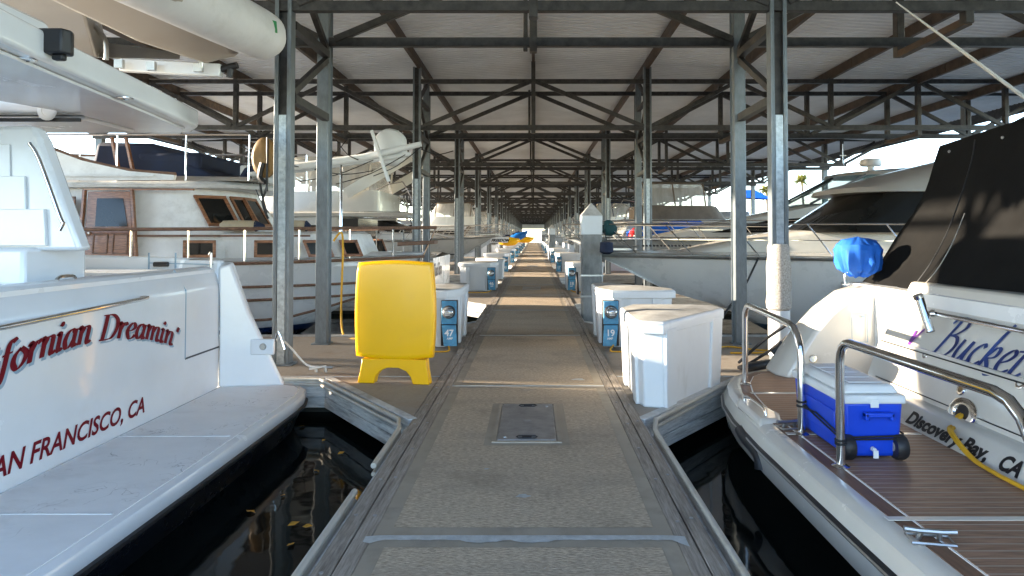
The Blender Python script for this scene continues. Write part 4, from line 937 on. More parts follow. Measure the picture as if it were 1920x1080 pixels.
m=MB(); m.loft([sc_(bo,.90,7.0-.062),sc_(bo,.955,7.0-.060),sc_(bo,.99,7.0-.048),sc_(bo,1.0,7.0-.03),sc_(bo,1.0,7.0-.006)]); bd=m.build('board_shell','yellow',sg,ang=50)
m=MB(); m.loft([sc_(bo,1.0,7.0+.006),sc_(bo,1.0,7.0+.03),sc_(bo,.99,7.05),sc_(bo,.95,7.062),sc_(bo,.90,7.064)]); m.build('board_shell','yellow',sg,ang=50)
m=MB(); m.loft([sc_(bo,.992,7.0-.006),sc_(bo,.992,7.0+.006)]); m.build('seam_strip','vinyl',sg)
ft=[(-1.74,.225),(-1.765,.10),(-1.79,-.010),(-1.615,-.010),(-1.595,.07),(-1.54,.125),(-1.46,.155),(-1.36,.155),(-1.28,.125),(-1.23,.07),(-1.205,-.010),(-1.035,-.010),(-1.045,.10),(-1.065,.225)]
m=MB()
top=[(-1.74+(.675)*i/8,.24) for i in range(9)]
def feet(m,ya_,yb_):
    L_=[(-1.74,.24),(-1.765,.10),(-1.79,-.010)]; arch=[(-1.615,-.010),(-1.60,.06),(-1.55,.12),(-1.47,.152),(-1.36,.152),(-1.28,.12),(-1.23,.06),(-1.21,-.010)]
    out=[(-1.79,-.010),(-1.77,.08),(-1.755,.15),(-1.745,.24),(-1.07,.24),(-1.062,.15),(-1.05,.08),(-1.035,-.010)]
    vs=[];n=8
    for (a,b) in zip(arch,out): vs+=[(a[0],ya_,a[1]),(b[0],ya_,b[1]),(b[0],yb_,b[1]),(a[0],yb_,a[1])]
    fs=[]
    for i in range(n-1):
        q=i*4; r=q+4
        fs+=[(q,q+1,r+1,r),(q+1,q+2,r+2,r+1),(q+2,q+3,r+3,r+2),(q+3,q,r,r+3)]
    fs+=[(0,3,2,1),((n-1)*4,(n-1)*4+1,(n-1)*4+2,(n-1)*4+3)]
    m.add(vs,fs)
feet(m,6.945,6.994); m.build('arched_foot','yellow',sg,bevel=.008)
m=MB(); feet(m,7.006,7.055); m.build('arched_foot','yellow',sg,bevel=.008)
sg.rotation_euler=(0,0,R(-7))
# dock boxes: triangular plan with clipped corners
def box_plan(side, yc, flip, e=0):
    """plan points; flip=False: slanted side faces the camera (near half), True: mirrored"""
    p=[(.93,5.93),(1.12,5.88),(1.93,6.98),(1.91,7.28),(1.75,7.36),(1.06,7.36),(.90,7.02),(.90,6.05)]
    if flip: p=[(x,2*8.27-y) for x,y in p][::-1]
    if side<0: p=[(-x-.10,y) for x,y in p][::-1]
    c=(sum(a for a,_ in p)/8,sum(b for _,b in p)/8)
    return [(c[0]+(x-c[0])*(1+e),c[1]+(y-c[1])*(1+e)+yc) for x,y in p]
def dock_box(side, dy, flip, label, num=None, detailed=True, h=.70):
    pl=box_plan(side,dy,flip); cx=sum(a for a,_ in pl)/8; cy=sum(b for _,b in pl)/8
    t=thing('dock_box',label,'dock box',(cx,cy,-.012),group='white dock boxes along the walkway')
    m=MB(); z0=-.010; a=box_plan(side,dy,flip,-.10); b=box_plan(side,dy,flip,-.045)
    m.loft([[(x,y,z0) for x,y in a],[(x,y,h-.02) for x,y in b]]); bd=m.build('box_body','fbox',t,bevel=.015 if detailed else 0)
    if detailed:
        m=MB(); n=8
        for i in range(n):   # raised corner pilasters
            A0,A1=Vector((*a[i],z0+.0)),Vector((*a[(i+1)%n],z0)); B0,B1=Vector((*b[i],h-.02)),Vector((*b[(i+1)%n],h-.02)); L_=(A1-A0).length
            if L_<.55: continue
            nn=Vector((A1.y-A0.y,-(A1.x-A0.x),0)).normalized()
            c0=Vector((cx,cy,0)); 
            if nn.dot(A0-c0)<0: nn=-nn
            for f0,f1 in ((.0,.16),(.80,1.0)):
                q=[A0.lerp(A1,f0),A0.lerp(A1,f1),B0.lerp(B1,f1),B0.lerp(B1,f0)]
                q2=[v+nn*.028 for v in q]; ins_=[q[0]-nn*.01,q[1]-nn*.01,q[2]-nn*.01,q[3]-nn*.01]
                m.add(ins_+q2,[(0,3,2,1),(4,5,6,7),(0,1,5,4),(1,2,6,5),(2,3,7,6),(3,0,4,7)])
        m.build('corner_moulding','fbox',bd,bevel=.008)
    m=MB(); e=.02
    m.loft([[(x,y,h-.055) for x,y in box_plan(side,dy,flip,e)],[(x,y,h+.03) for x,y in box_plan(side,dy,flip,e+.005)],[(x,y,h+.052) for x,y in box_plan(side,dy,flip,e-.03)]]); m.build('box_lid','fbox',t,bevel=.006 if detailed else 0)
    m=MB(); r0=box_plan(side,dy,flip,-.03); r1=box_plan(side,dy,flip,-.5); m.loft([[(x,y,h+.0535) for x,y in r0],[(x,y,h+.0755) for x,y in r1]],cap0=False); m.build('lid_top','lid',t)
    if num is not None:
        # meter pedestal on the camera-facing side nearest the walkway
        yf=2*8.27-7.36+dy if flip else 5.9+dy
        xa=-1.22 if side<0 else .93; xb=xa+.20; 
        yf-= .03
        m=MB(); m.box((xa-.01,yf-.035,.02),(xb+.01,yf+.05,.625)); m.build('meter_back','black',t,bevel=.006)
        m=MB(); m.box((xa,yf-.07,.31),(xb,yf-.034,.62)); mp_=m.build('meter_panel','blue',t,bevel=.012)
        sl_=.02*side
        m=MB(); m.loft([[(xa+.012-sl_*1.5,yf-.15,.035),(xb-.012-sl_*1.5,yf-.15,.035),(xb-.012-sl_,yf-.05,.03),(xa+.012-sl_,yf-.05,.03)],[(xa+.008,yf-.085,.30),(xb-.008,yf-.085,.30),(xb-.008,yf-.05,.30),(xa+.008,yf-.05,.30)]]); fl=m.build('outlet_flap','blue',t,bevel=.006)
        xc=(xa+xb)/2
        m=MB(); m.lathe([(.088,0),(.088,-.03),(.080,-.045)],(xc,yf-.07,.475),'y',24); q=m.build('meter_ring','black',t)
        m=MB(); m.lathe([(.074,0),(.074,-.05),(.066,-.085),(.04,-.10),(.01,-.103)],(xc,yf-.11,.475),'y',24); m.build('meter_glass','glassdome',q,ang=60)
        m=MB()
        for dz in (-.025,-.005,.015): m.box((xc-.035,yf-.2155,.475+dz-.005),(xc+.035,yf-.205,.475+dz+.005))
        m.build('meter_dial','fbox',q)
        zf=lambda v:(yf-.085-.065*(.30-(v))/.265-.004)
        s=str(num); 
        text_mesh(s,.115,'white','slip_number',fl,lambda x,y:(xc-sl_*.5+x-.002,zf(.165+y),.165+y),bold=.003,align='CENTER')
        text_mesh('AMP',.04,'white','outlet_marking',fl,lambda x,y:(xc-sl_+x,zf(.12+y),.12+y),bold=.001,align='CENTER')
    return t
def screws(t, pts):
    m=MB()
    for p in pts: m.lathe([(.009,0),(.006,-.005)],p,'y',8)
nb=dock_box(1,0,False,'large blank white dock box with sunlit lid, nearest on the right finger pier')
dock_box(1,0,True,'white dock box with blue meter numbered 19, on the right side of the walkway',19)
dock_box(-1,0,True,'white dock box with blue meter numbered 47, just behind the yellow sign',47)
dock_box(-1,BAY,True,'white dock box with blue meter numbered 46, beyond box 47 on the left',46)
dock_box(1,BAY,True,'white dock box with blue meter numbered 18, partly behind the concrete pile',18)
words=['third','fourth','fifth','sixth','seventh','eighth','ninth','tenth']
for i in range(7):
    dock_box(-1,BAY*(2+i)-.0,True,'%s white metered dock box counted away from the camera, left walkway edge'%words[i],45-i,False)
    dock_box(1,BAY*(2+i),True,'%s white metered dock box counted away from the camera, right walkway edge'%words[i],17-i,False)
dock_box(-1,BAY*2-1.0,False,'plain white dock box without meter, just beyond box 46 on the left',None,False,.62)
dock_box(1,BAY*4,False,'plain white dock box without meter, far along the right side',None,False,.62)
# box 19/47 extras: latch and vent stain
for x,y,z,nm in ((-1.42,9.1,.36,'left'),):
    m=MB(); c=P(797,583,9.08)
# stray cords and hoses
cord('power_cord','yellow cord looping on the finger pier beneath the box numbered 19','power cord',[(1.05,9.0,.05),(1.0,8.85,.0),(1.15,8.8,.0),(1.45,8.85,.0),(1.7,8.9,.0)],.011,'yrope')
cord('power_cord','yellow cord lying at the foot of the right columns','power cord',[P(1335,651,8.9)*1,P(1350,646,8.95),P(1390,656,8.7),P(1420,650,8.8),P(1350,660,8.6),P(1340,650,8.9)][:0] or [(2.35,8.9,.0),(2.6,9.2,.0),(3.0,8.9,.0),(3.5,9.1,.0),(3.0,8.75,.0),(2.5,8.7,.0)],.011,'yrope')
cord('power_cord','short yellow cord under the box numbered 47','power cord',[(-1.12,9.05,.04),(-1.1,8.85,0),(-1.3,8.8,0),(-1.7,8.85,0)],.011,'yrope')
cord('power_cord','yellow cord stretched along the ground in front of the box numbered 46','power cord',[(-1.12,18.1,.04),(-1.2,17.85,0),(-1.6,17.7,0),(-2.4,17.75,0)],.013,'yrope')
cord('power_cord','yellow cord on the ground below the box numbered 18','power cord',[(1.0,18.1,.04),(1.1,17.9,0),(1.5,17.8,0),(2.2,17.9,0)],.013,'yrope')
cord('power_cord','yellow cord hanging straight down in front of the trawler beside the left columns','power cord',[P(625,452,10.6),P(640,436,10.6),P(643,470,10.5),P(640,560,10.5),P(641,615,10.4),(P(650,636,10.2)),(-2.6,9.9,.0),(-2.3,9.8,.0),(-2.0,9.9,0)],.016,'yrope')
m=MB()
for k in range(5): m.tube([(1.42+.17*math.cos(a*.524)*(1-.04*k),8.93+.13*math.sin(a*.524),.004+.018*k) for a in range(12)],.009,6,closed=True)
o=m.build('hose_coil','wrope'); tag(o,'coil of thin white hose lying beside the box numbered 19','hose')
cord('mooring_line','black mooring line running taut from the white cruiser bow cleat down past the right column','mooring line',[P(1422,484,11.1),P(1400,530,10.6),P(1340,614,9.9)],.017,'brope',sm=0)
cord('mooring_line','thin black mooring line behind the right column base, leading to the near cruiser','mooring line',[P(1480,628,7.3),P(1440,660,7.5),P(1400,684,7.6)],.016,'brope',sm=2)
cord('mooring_line','second black line above the other, slanting down to the right finger pier','mooring line',[P(1480,606,7.4),P(1430,640,7.5),P(1385,680,7.7)],.016,'brope',sm=2)
m=MB(); c=Vector((2.35,7.5,.05)); m.tube([c+Vector((-.12,0,0)),c,c+Vector((.25,.1,.02)),c+Vector((.34,.14,.03))],.06,12,sm=3,rr=[.015,.05,.055,.02]); o=m.build('fender','black'); tag(o,'small black fender lying at the right finger edge by the cruiser corner','fender')
o=MB().tube([P(533,640,7.1),P(548,655,7.3),P(575,684,7.45),P(600,688,7.5),P(580,692,7.45),P(612,686,7.5)],.011,6,sm=4).build('mooring_line','wrope'); tag(o,'frayed pale mooring line from the yacht corner to a cleat on the left finger pier','mooring line')
m=MB(); c=Vector((-2.32,7.5,.0)); m.tube([c+Vector((-.13,0,.05)),c+Vector((.13,0,.05))],.016,8); m.tube([c+Vector((-.05,0,0)),c+Vector((-.05,0,.05))],.02,8); m.tube([c+Vector((.05,0,0)),c+Vector((.05,0,.05))],.02,8); o=m.build('dock_cleat','alu'); tag(o,'grey metal dock cleat on the left finger pier by the yacht corner','cleat')
# carpet wrap on the near right column
cw=MB(); cx,cyy=PX,AY
rings=[]
for i,(z,r_) in enumerate(((.62,.13),(.64,.165),(.72,.175),(.80,.16),(.90,.172),(1.0,.165),(1.12,.172),(1.25,.15),(1.36,.15),(1.39,.135))):
    rings.append([(cx+(r_+.006*math.sin(a*3+z*9))*math.cos(a*math.pi/12)*1.0,cyy+r_*.95*math.sin(a*math.pi/12),z) for a in range(24)])
rings=[[(cx+(x-cx)*.82,cyy+(y-cyy)*.82,z) for x,y,z in g] for g in rings]
cw.loft(rings); o=cw.build('carpet_wrap','carpet'); tag(o,'pale carpet padding wrapped around the nearest right column','column padding')
m=MB(); m.loft([[(cx+.124*math.cos(a*math.pi/8),cyy+.118*math.sin(a*math.pi/8),z) for a in range(16)] for z in (.1,.62)]); o=m.build('plastic_sleeve','fbox'); tag(o,'smooth white sleeve around the foot of the nearest right column','column padding')
# leaves on the water
lf=['fallen leaf floating nearest the yacht platform tip','yellow leaf floating in the middle of the dark water','pale leaf floating low beside the walkway edge','yellow leaf floating lowest on the black water','small leaf floating left of the pale one near the walkway','leaf floating by the finger pier timber','leaf floating in the reflection of the finger pier','leaf floating close to the walkway corner','leaf floating closest to the yacht platform edge, low in the picture','small leaf floating right by the walkway rub strip','small leaf floating between the platform and the pale leaf','small leaf floating highest, under the pier corner']
rnd=random.Random(11); spots=[(520,757),(594,884),(577,988),(545,1022),(551,983),(600,768),(565,800),(607,826),(470,960),(640,850),(530,930),(585,745)]
for i,(x,y) in enumerate(spots):
    q=P(x,y,1); k=(WZ+.006-CH)/(q.z-CH); c=Vector((q.x*k,k,WZ+.006)); a=rnd.random()*6; s=rnd.uniform(.018,.036)
    m=MB(); m.add([c+Vector((math.cos(a+b)*s*r_,math.sin(a+b)*s*r_,.002*j)) for j,(b,r_) in enumerate(((0,1.3),(.6,.7),(1.4,.8),(2.4,.6),(3.14,1.2),(3.9,.7),(4.8,.85),(5.6,.65)))],[tuple(range(8))])
    o=m.build('floating_leaf','leaf'); tag(o,lf[i],'leaf','fallen leaves on the water')

c=P(1134,464,13.0); t=thing('fender','navy blue fender hanging beside the concrete pile under the white bow rail','fender',(c.x,13.0,c.z))
m=MB(); m.tube([c+Vector((0,-.3,.12)),c+Vector((0,-.3,.10)),c+Vector((0,-.3,-.08)),c+Vector((0,-.3,-.12))],.12,14,rr=[.04,.12,.13,.06]); m.build('fender_body','navy',t)
m=MB(); m.tube([c+Vector((0,-.3,.15)),P(1128,410,12.9)],.012,5); m.build('lanyard','brope',t)
M['teal']=mat('dark_teal_canvas',(.006,.05,.055),.8,var=.3,vs=6)
c=P(1141,428,12.9); o=MB().tube([c+Vector((-.1,0,.1)),c+Vector((-.04,0,.05)),c+Vector((.06,0,-.06)),c+Vector((.1,0,-.12))],.13,12,sm=3,rr=[.06,.14,.13,.05]).build('rolled_cover','teal'); tag(o,'rolled dark teal cover tied at the bow rail just right of the concrete pile','cover')
m=MB()
for k in range(6): m.tube([(1.02+.03*k*.3+.02*math.cos(a*.6),17.3-.35+.26*math.cos(a*math.pi/7),.30+.26*math.sin(a*math.pi/7)) for a in range(14)],.028,6,closed=True); m.v=[(x+.012,y,z) for x,y,z in m.v]
o=m.build('cable_coil','black'); tag(o,'black cable coil hung at the side of the box numbered 18','cable')
for i,(x,y,lb) in enumerate(((2.35,9.75,'galvanised cleat on the right finger pier behind the near white box'),(-2.4,9.95,'metal cleat on the left finger pier behind the columns'),(-2.3,16.7,'metal cleat on the second left finger pier'))):
    m=MB(); m.tube([(x-.13,y,.05),(x+.13,y,.05)],.016,8); m.tube([(x-.05,y,-.01),(x-.05,y,.05)],.02,8); m.tube([(x+.05,y,-.01),(x+.05,y,.05)],.02,8); o=m.build('dock_cleat','alu'); tag(o,lb,'cleat')
# bolts and brackets along the timber edges
m=MB(); rnd=random.Random(9)
for y in [1.2+.61*i for i in range(40)]:
    for x in (-.84,-.94,.745,.835):
        m.lathe([(.011,0),(.011,.0035),(.006,.005)],(x+rnd.uniform(-.008,.008),y+rnd.uniform(-.05,.05),.005),'z',8)
m.build('edge_bolts','steelplate',bpy.data.objects['walkway'])['kind']='stuff'
# ================= boats in the slips =================
def ring(z,xa,xf,wa,wf,ra=.15,rf=.4,n=4):
    pts=[]
    for (cx,cy,r,a0) in ((xf,wf,rf,0),(xa,wa,ra,90),(xa,-wa,ra,180),(xf,-wf,rf,270)):
        sx=1 if cx==xf else -1; sy=1 if cy>0 else -1
        r=min(r,abs(cy)*.95)
        for i in range(n+1):
            a=R(a0+90*i/n); pts.append((cx-sx*r+r*math.cos(a),cy-sy*r+r*math.sin(a),z))
    return pts
def house(m,levels,**k): return m.loft([ring(*l,**k) for l in levels])
def hullshape(L,B,zs,zb,zk=-.5,rake=1.5,full=2.6,ch=.86,n=26,xs=.42):
    R_=[]
    for i in range(n+1):
        t=i/n; t=1-(1-t)**1.25; s=max(0,(t-xs)/(1-xs)); bs=max(.02,B/2*(1-s**full)*(.93+.07*min(1,t/.3))); z=zs+(zb-zs)*t**1.7
        bc=max(.012,B/2*ch*(1-s**(full*.62))); zc=-.02+(z-.05)*.55*s**2.2; zkk=zk+(z-zk)*.78*s**4.5
        X=lambda f:t*(L-rake*f)
        mid=lambda f,o:(X(1-f)*.0+X((1-f)*.7), bc+(bs-bc)*f+o, zc+(z-zc)*f)
        p=[(X(0),bs,z),mid(.62,-.05*s*B/4),mid(.3,-.05*s*B/4),(X(.72),bc,zc),(X(.9),bc*.5,(zc+zkk)*.5-.04),(X(1),0,zkk)]
        R_.append([(*q[:2],q[2]) for q in p]+[(q[0],-q[1],q[2]) for q in p[-2::-1]])
    return R_
def make_hull(par,L,B,zs,zb,mt,deck='gel2',rub='alu',**k):
    h=hullshape(L,B,zs,zb,**k); m=MB(); m.loft(h,True,True,closed=False); o=m.build('hull',mt,par,ang=42)
    # deck with a slight crown and a toe-rail
    m=MB(); rows=[]
    for r in h:
        a,b=Vector(r[0]),Vector(r[-1]); c=(a+b)/2; rows.append([a+Vector((0,-.012,.012)),a.lerp(c,.25)+Vector((0,0,.03)),c+Vector((0,0,.05+.02*(a-b).length)),b.lerp(c,.25)+Vector((0,0,.03)),b+Vector((0,.012,.012))])
    m.loft(rows,False,False,closed=False); m.build('deck',deck,par)
    m=MB()
    for s in (0,-1): m.tube([Vector(r[s])+Vector((0,0,-.035)) for r in h],.032,6)
    m.build('rub_rail',rub,par)
    return h
def rail(par,h,t0,t1,hh,inset_=.1,n=7,lean=.0,mt='chrome',r=.013,mid=False,both=(0,-1),close=True,fwd=0):
    N=len(h)-1; m=MB(); tops=[]
    def pt(s,t,z):
        i=min(int(t*N),N-1); f=t*N-i; a=Vector(h[i][s]).lerp(Vector(h[i+1][s]),f); a.y*=1-inset_/max(abs(a.y),.12) if abs(a.y)>.12 else .4
        return a+Vector((lean*z,0,z))
    for s in both:
        line=[pt(s,t0+(t1-t0)*i/14,hh)+Vector((fwd*(i/14)**3,0,0)) for i in range(15)]; tops.append(line)
        if mid: m.tube([pt(s,t0+(t1-t0)*i/14,hh*.5)+Vector((fwd*.5*(i/14)**3,0,0)) for i in range(15)],r*.6,5)
        for i in range(n): t=t0+(t1-t0)*i/(n-1); m.tube([pt(s,t-.0,0),pt(s,t,hh)+Vector((fwd*(i/(n-1))**3,0,0))],r*.9,6)
    if len(tops)==2 and close: m.tube(tops[0]+tops[1][::-1],r,8)
    else:
        for l in tops: m.tube(l,r,8)
    return m.build('guard_rail',mt,par)
def win(par,name,q,mt='glass',frame=None,fw=.04,off=.012,parent2=None):
    """window from four corner points in order; frame bars round it"""
    q=[Vector(p) for p in q]; nn=(q[1]-q[0]).cross(q[3]-q[0]).normalized(); c=sum(q,Vector())/4
    if nn.y*c.y+nn.x*.3<0: nn=-nn
    m=MB(); a=[p+nn*off for p in q]; b=[p-nn*.02 for p in q]; m.add(a+b,[(0,1,2,3),(7,6,5,4),(0,4,5,1),(1,5,6,2),(2,6,7,3),(3,7,4,0)]); o=m.build(name,mt,par)
    if frame:
        m=MB()
        for i in range(4): d=(q[(i+1)%4]-q[i]).normalized(); m.bar(q[i]-d*fw*.5+nn*(off+.004),q[(i+1)%4]+d*fw*.5+nn*(off+.004),fw,.03,up=nn)
        m.build('window_frame',frame,o,bevel=.008)
    return o
def put(t,x,y,rz,z=WZ):
    t.location=(x,y,z); t.rotation_euler=(0,0,rz)
def boat(name,label,cat,group=None): return thing(name,label,cat,(0,0,0),group)
z_=lambda z:z-WZ
# ---- trawler on the left (bow towards the walkway), local +x = bow ----
tw=boat('trawler_yacht','old white trawler yacht with varnished teak door and brown window frames, behind the left columns','trawler yacht')
L_,B0=12.0,4.1
h=make_hull(tw,L_,B0,1.36,1.53,'hull_n',rub='teak_old',rake=1.3,full=3.2,xs=.55,deck='gel3')
for z in (1.02,.78,.40):
    m=MB()
    for s in (0,-1):
        line=[]
        for r in h[:-1]:
            a,b=Vector(r[0 if s==0 else -1]),Vector(r[3 if s==0 else -4]); f=(a.z-z)/(a.z-b.z) if a.z-b.z>.1 else .5; f=min(.95,max(0,f)); p=a.lerp(b,f); p.y*=1.012; line.append(p)
        m.tube(line,.026,6)
    m.build('hull_strake','teak_old',tw)
bx=lambda X:X-(-2.15)+L_           # world X -> local x
# trunk cabin forward
m=MB(); house(m,[(1.35,bx(-8.8),bx(-3.05),1.62,1.15),(1.93,bx(-8.8),bx(-3.3),1.60,1.05),(1.98,bx(-8.8),bx(-3.4),1.5,.95)],rf=.6); m.build('trunk_cabin','gel3',tw)
m=MB()
for s in (-1,1): m.bar((bx(-8.8),s*1.64,1.90),(bx(-3.9),s*1.42,1.90),.03,.035)
m.build('cabin_trim','teak_old',tw)
for (a,b) in ((-5.98,-5.5),(-4.83,-4.4),(-3.93,-3.55),(-3.35,-3.1)):
    for s in (-1,1):
        f=lambda x:1.63-.0*(x) if x<-6 else 1.63-(x+6)*.145 if x<-3.6 else 1.63-.35-(x+3.6)*.5
        sk=.10 if a>-4 else 0
        win(tw,'port_window',[(bx(a),s*f(a),1.55),(bx(b)+.0,s*f(b),1.55),(bx(b)-sk,s*f(b),1.80),(bx(a)-sk,s*f(a),1.80)],'glass','teak',.05)
# pilothouse
m=MB(); house(m,[(1.5,bx(-13),bx(-5.1),1.62,1.5),(2.05,bx(-13),bx(-5.22),1.58,1.42),(2.74,bx(-13),bx(-5.62),1.5,1.25)],rf=.9); m.build('pilothouse','gel3',tw)
m=MB(); house(m,[(2.745,bx(-13.3),bx(-4.95),1.75,1.45),(2.80,bx(-13.3),bx(-4.9),1.78,1.5),(2.86,bx(-13.3),bx(-4.98),1.75,1.42)],rf=1.1); m.build('pilothouse_roof','gel3',tw)
sd2=lambda z:1.62-(z-1.5)*.10+.012
for s in (-1,):
    Y_=lambda z:s*sd2(z)
    d=[(bx(-7.72),1.52),(bx(-6.86),1.52),(bx(-7.0),2.67),(bx(-7.72),2.67)]
    m=MB(); m.add([(x,s*(sd2(z)+.01),z) for x,z in d]+[(x,s*(sd2(z)-.05),z) for x,z in d],[(0,1,2,3),(7,6,5,4),(0,4,5,1),(1,5,6,2),(2,6,7,3),(3,7,4,0)]); dr=m.build('pilothouse_door','teak',tw)
    q=[(bx(-7.55),2.06),(bx(-6.99),2.06),(bx(-7.1),2.55),(bx(-7.55),2.55)]
    m=MB(); m.quad(*[(x,s*(sd2(z)+.018),z) for x,z in q]); m.build('door_glass','glass',dr,solid=.004)
    for (a,b) in ((-7.56,-7.32),(-7.22,-6.98)):
        m=MB(); 
        for p_,q_ in (((a,1.60),(b,1.60)),((b,1.60),(b,1.92)),((b,1.92),(a,1.92)),((a,1.92),(a,1.60))): m.bar((bx(p_[0]),s*(sd2(p_[1])+.012),p_[1]),(bx(q_[0]),s*(sd2(q_[1])+.012),q_[1]),.02,.02)
        m.build('door_panel','teak_old',dr)
    m=MB(); m.lathe([(.02,0),(.025,.03)],(bx(-7.64),s*(sd2(1.95)+.01)-.03,1.95),'y'); m.build('door_knob','alu',dr)
    m=MB()
    for x in (-7.78,-6.80): m.bar((bx(x),s*(sd2(1.5)+.012),1.5),(bx(x if x<-7 else -6.96),s*(sd2(2.7)+.012),2.7),.04,.07)
    m.bar((bx(-7.8),s*(sd2(2.7)+.012),2.705),(bx(-5.9),s*(sd2(2.7)+.012-.02),2.705),.04,.035); m.build('door_frame','teak',tw)
    win(tw,'saloon_window',[(bx(-8.6),s*sd2(2),2.0),(bx(-7.95),s*sd2(2),2.0),(bx(-7.95),s*sd2(2.5),2.55),(bx(-8.6),s*sd2(2.5),2.55)],'glass','teak',.06)
# raked windows round the front of the pilothouse
def onring(z,u):
    lv=[(1.5,bx(-5.1),1.5),(2.05,bx(-5.22),1.42),(2.74,bx(-5.62),1.25)]
    i=0 if z<2.05 else 1; f=(z-lv[i][0])/(lv[i+1][0]-lv[i][0]); xf=lv[i][1]+(lv[i+1][1]-lv[i][1])*f; wf=lv[i][2]+(lv[i+1][2]-lv[i][2])*f; r=.9
    a=R(u); return Vector((xf-r+r*math.cos(a), -(wf-r)-r*math.sin(a), z))
for u0,u1 in ((62,30),(22,0)):
    a,b,c,d=onring(2.08,u0),onring(2.08,u1),onring(2.58,u1+2),onring(2.58,u0+2)
    a=a+Vector((.12,0,0))*0; win(tw,'windscreen_pane',[a,b,c,d],'glass','teak',.06,off=.03)
win(tw,'windscreen_pane',[(bx(-5.2),.1,2.08),(bx(-5.2),-.45,2.08),(bx(-5.5),-.42,2.58),(bx(-5.5),.1,2.58)],'glass','teak',.06,off=.03)
# flybridge fairing with teak trim
cs=[(-13,3.65),(-9.0,3.62),(-8.4,3.42),(-7.8,3.2),(-7.0,3.02),(-6.2,2.95)]
m=MB()
for s in (-1,1):
    top=[(bx(x),s*1.58,z) for x,z in cs]; n=len(cs)
    m.add(top+[(bx(x),s*1.62,2.862) for x,z in cs]+[(bx(x),s*1.50,z) for x,z in cs]+[(bx(x),s*1.54,2.862) for x,z in cs],[(i,i+1,n+i+1,n+i) for i in range(n-1)]+[(2*n+i,3*n+i,3*n+i+1,2*n+i+1) for i in range(n-1)]+[(i,2*n+i,2*n+i+1,i+1) for i in range(n-1)]+[(n-1,3*n-1,4*n-1,2*n-1)])
m.build('flybridge_side','gel3',tw)
m=MB()
for s in (-1,1): m.tube([(bx(x),s*1.54,z+.015) for x,z in cs],.035,8,sm=3)
m.build('flybridge_trim','teak_old',tw)
m=MB(); 
for s in (-1,1): m.tube([(bx(-9.5),s*1.67,2.93),(bx(-6.5),s*1.67,2.93)],.022,6)
m.build('roof_grabrail','gel3',tw)
m=MB()
for s in (-1,1):
    for x in (-7.9,-7.25-.0,-6.05,-4.95): m.tube([(bx(x),s*1.5,2.86),(bx(x)+.01,s*1.5,3.66)],.015,8)
    m.tube([(bx(-8.6),s*1.5,3.66),(bx(-4.95),s*1.5,3.66)],.018,8)
m.build('flybridge_rail','chrome',tw)
m=MB(); m.loft([[(bx(-8.0),-1.1,2.95),(bx(-5.6),-1.1,2.9),(bx(-5.6),1.1,2.9),(bx(-8.0),1.1,2.95)],[(bx(-8.0),-.9,3.62),(bx(-7.0),-.9,3.6),(bx(-7.0),.9,3.6),(bx(-8.0),.9,3.62)]],True,True); m.box((bx(-7.2),-1.0,2.95),(bx(-6.05),1.0,3.42)); m.build('console_cover','navy',tw,bevel=.08)
for x,w_ in ((-7.35,.07),(-7.1,.07)):
    MB().bar((bx(x)-.05,-1.16,3.0),(bx(x)-.2,-1.16,3.66),w_,.04).build('teak_post','teak',tw)
m=MB(); m.loft([[(bx(-6.6),-1.35,2.87),(bx(-4.9),-1.3,2.87),(bx(-4.9),.2,2.87),(bx(-6.6),.2,2.87)],[(bx(-6.5),-1.25,2.97),(bx(-5.1),-1.2,2.95),(bx(-5.1),.1,2.95),(bx(-6.5),.1,2.97)]]); m.build('folded_tarpaulin','hardtop',tw,bevel=.03)
m=MB(); c=Vector((bx(-5.95)+1.2,-1.3,3.28)); 
m.loft([[ (c.x+.22*math.cos(a)*k,c.y+dy,c.z+.36*math.sin(a)*k) for a in [i*math.pi/10 for i in range(20)]] for dy,k in ((-.08,.8),(-.04,1),(.06,1),(.09,.85))]); m.build('outboard_cover','tan',tw)
m=MB(); m.tube([c+Vector((.08,-.1,-.6)),c+Vector((.08,-.1,.35))],.02,6); m.tube([c+Vector((0,-.1,-.1)),c+Vector((-.05,-.1,-.35)),c+Vector((.05,-.1,-.45))],.05,6,sm=2); m.build('outboard_bracket','black',tw)
m=MB(); m.box((bx(-5.6)+.1,-.6,2.86),(bx(-4.75),.3,3.22)); m.build('deck_locker','fbox',tw,bevel=.03)
# boom and radar dome
wp=lambda px,py,Y: (lambda v:Vector((bx(v.x),v.y-13.35,v.z-WZ)))(P(px,py,Y))
m=MB(); m.tube([wp(462,326,12.6),wp(560,313,12.6),wp(680,296,12.6),wp(790,270,12.6)],.07,10,rr=[.09,.08,.075,.05]); m.tube([wp(540,322,12.65),wp(700,300,12.65),wp(770,289,12.65)],.045,8); bm_=m.build('mast_boom','fbox',tw)
m=MB(); m.tube([wp(452,345,12.6),wp(466,322,12.6),wp(480,318,12.6)],.10,8); m.build('boom_gooseneck','navy',bm_)
m=MB(); c=wp(733,277,12.9); m.loft([[ (c.x+math.cos(a*math.pi/12)*.30*k, c.y+dy, c.z+math.sin(a*math.pi/12)*.27*k+ (.08 if math.sin(a*math.pi/12)>0 else -.08)) for a in range(24)] for dy,k in ((-.22,.55),(-.19,.85),(-.1,1.0),(.05,1.0),(.1,.9))]); q=Matrix.Rotation(.0,3,'Z'); rd=m.build('radar_dome','fbox',bm_)
m=MB(); m.bar(wp(697,245,12.5),wp(729,340,12.5),.10,.05); m.build('spreader_arm','fbox',bm_)
m=MB(); m.tube([wp(640,310,12.5),wp(639,436,12.3)],.022,8); m.build('boom_crutch','chrome',bm_)
m=MB()
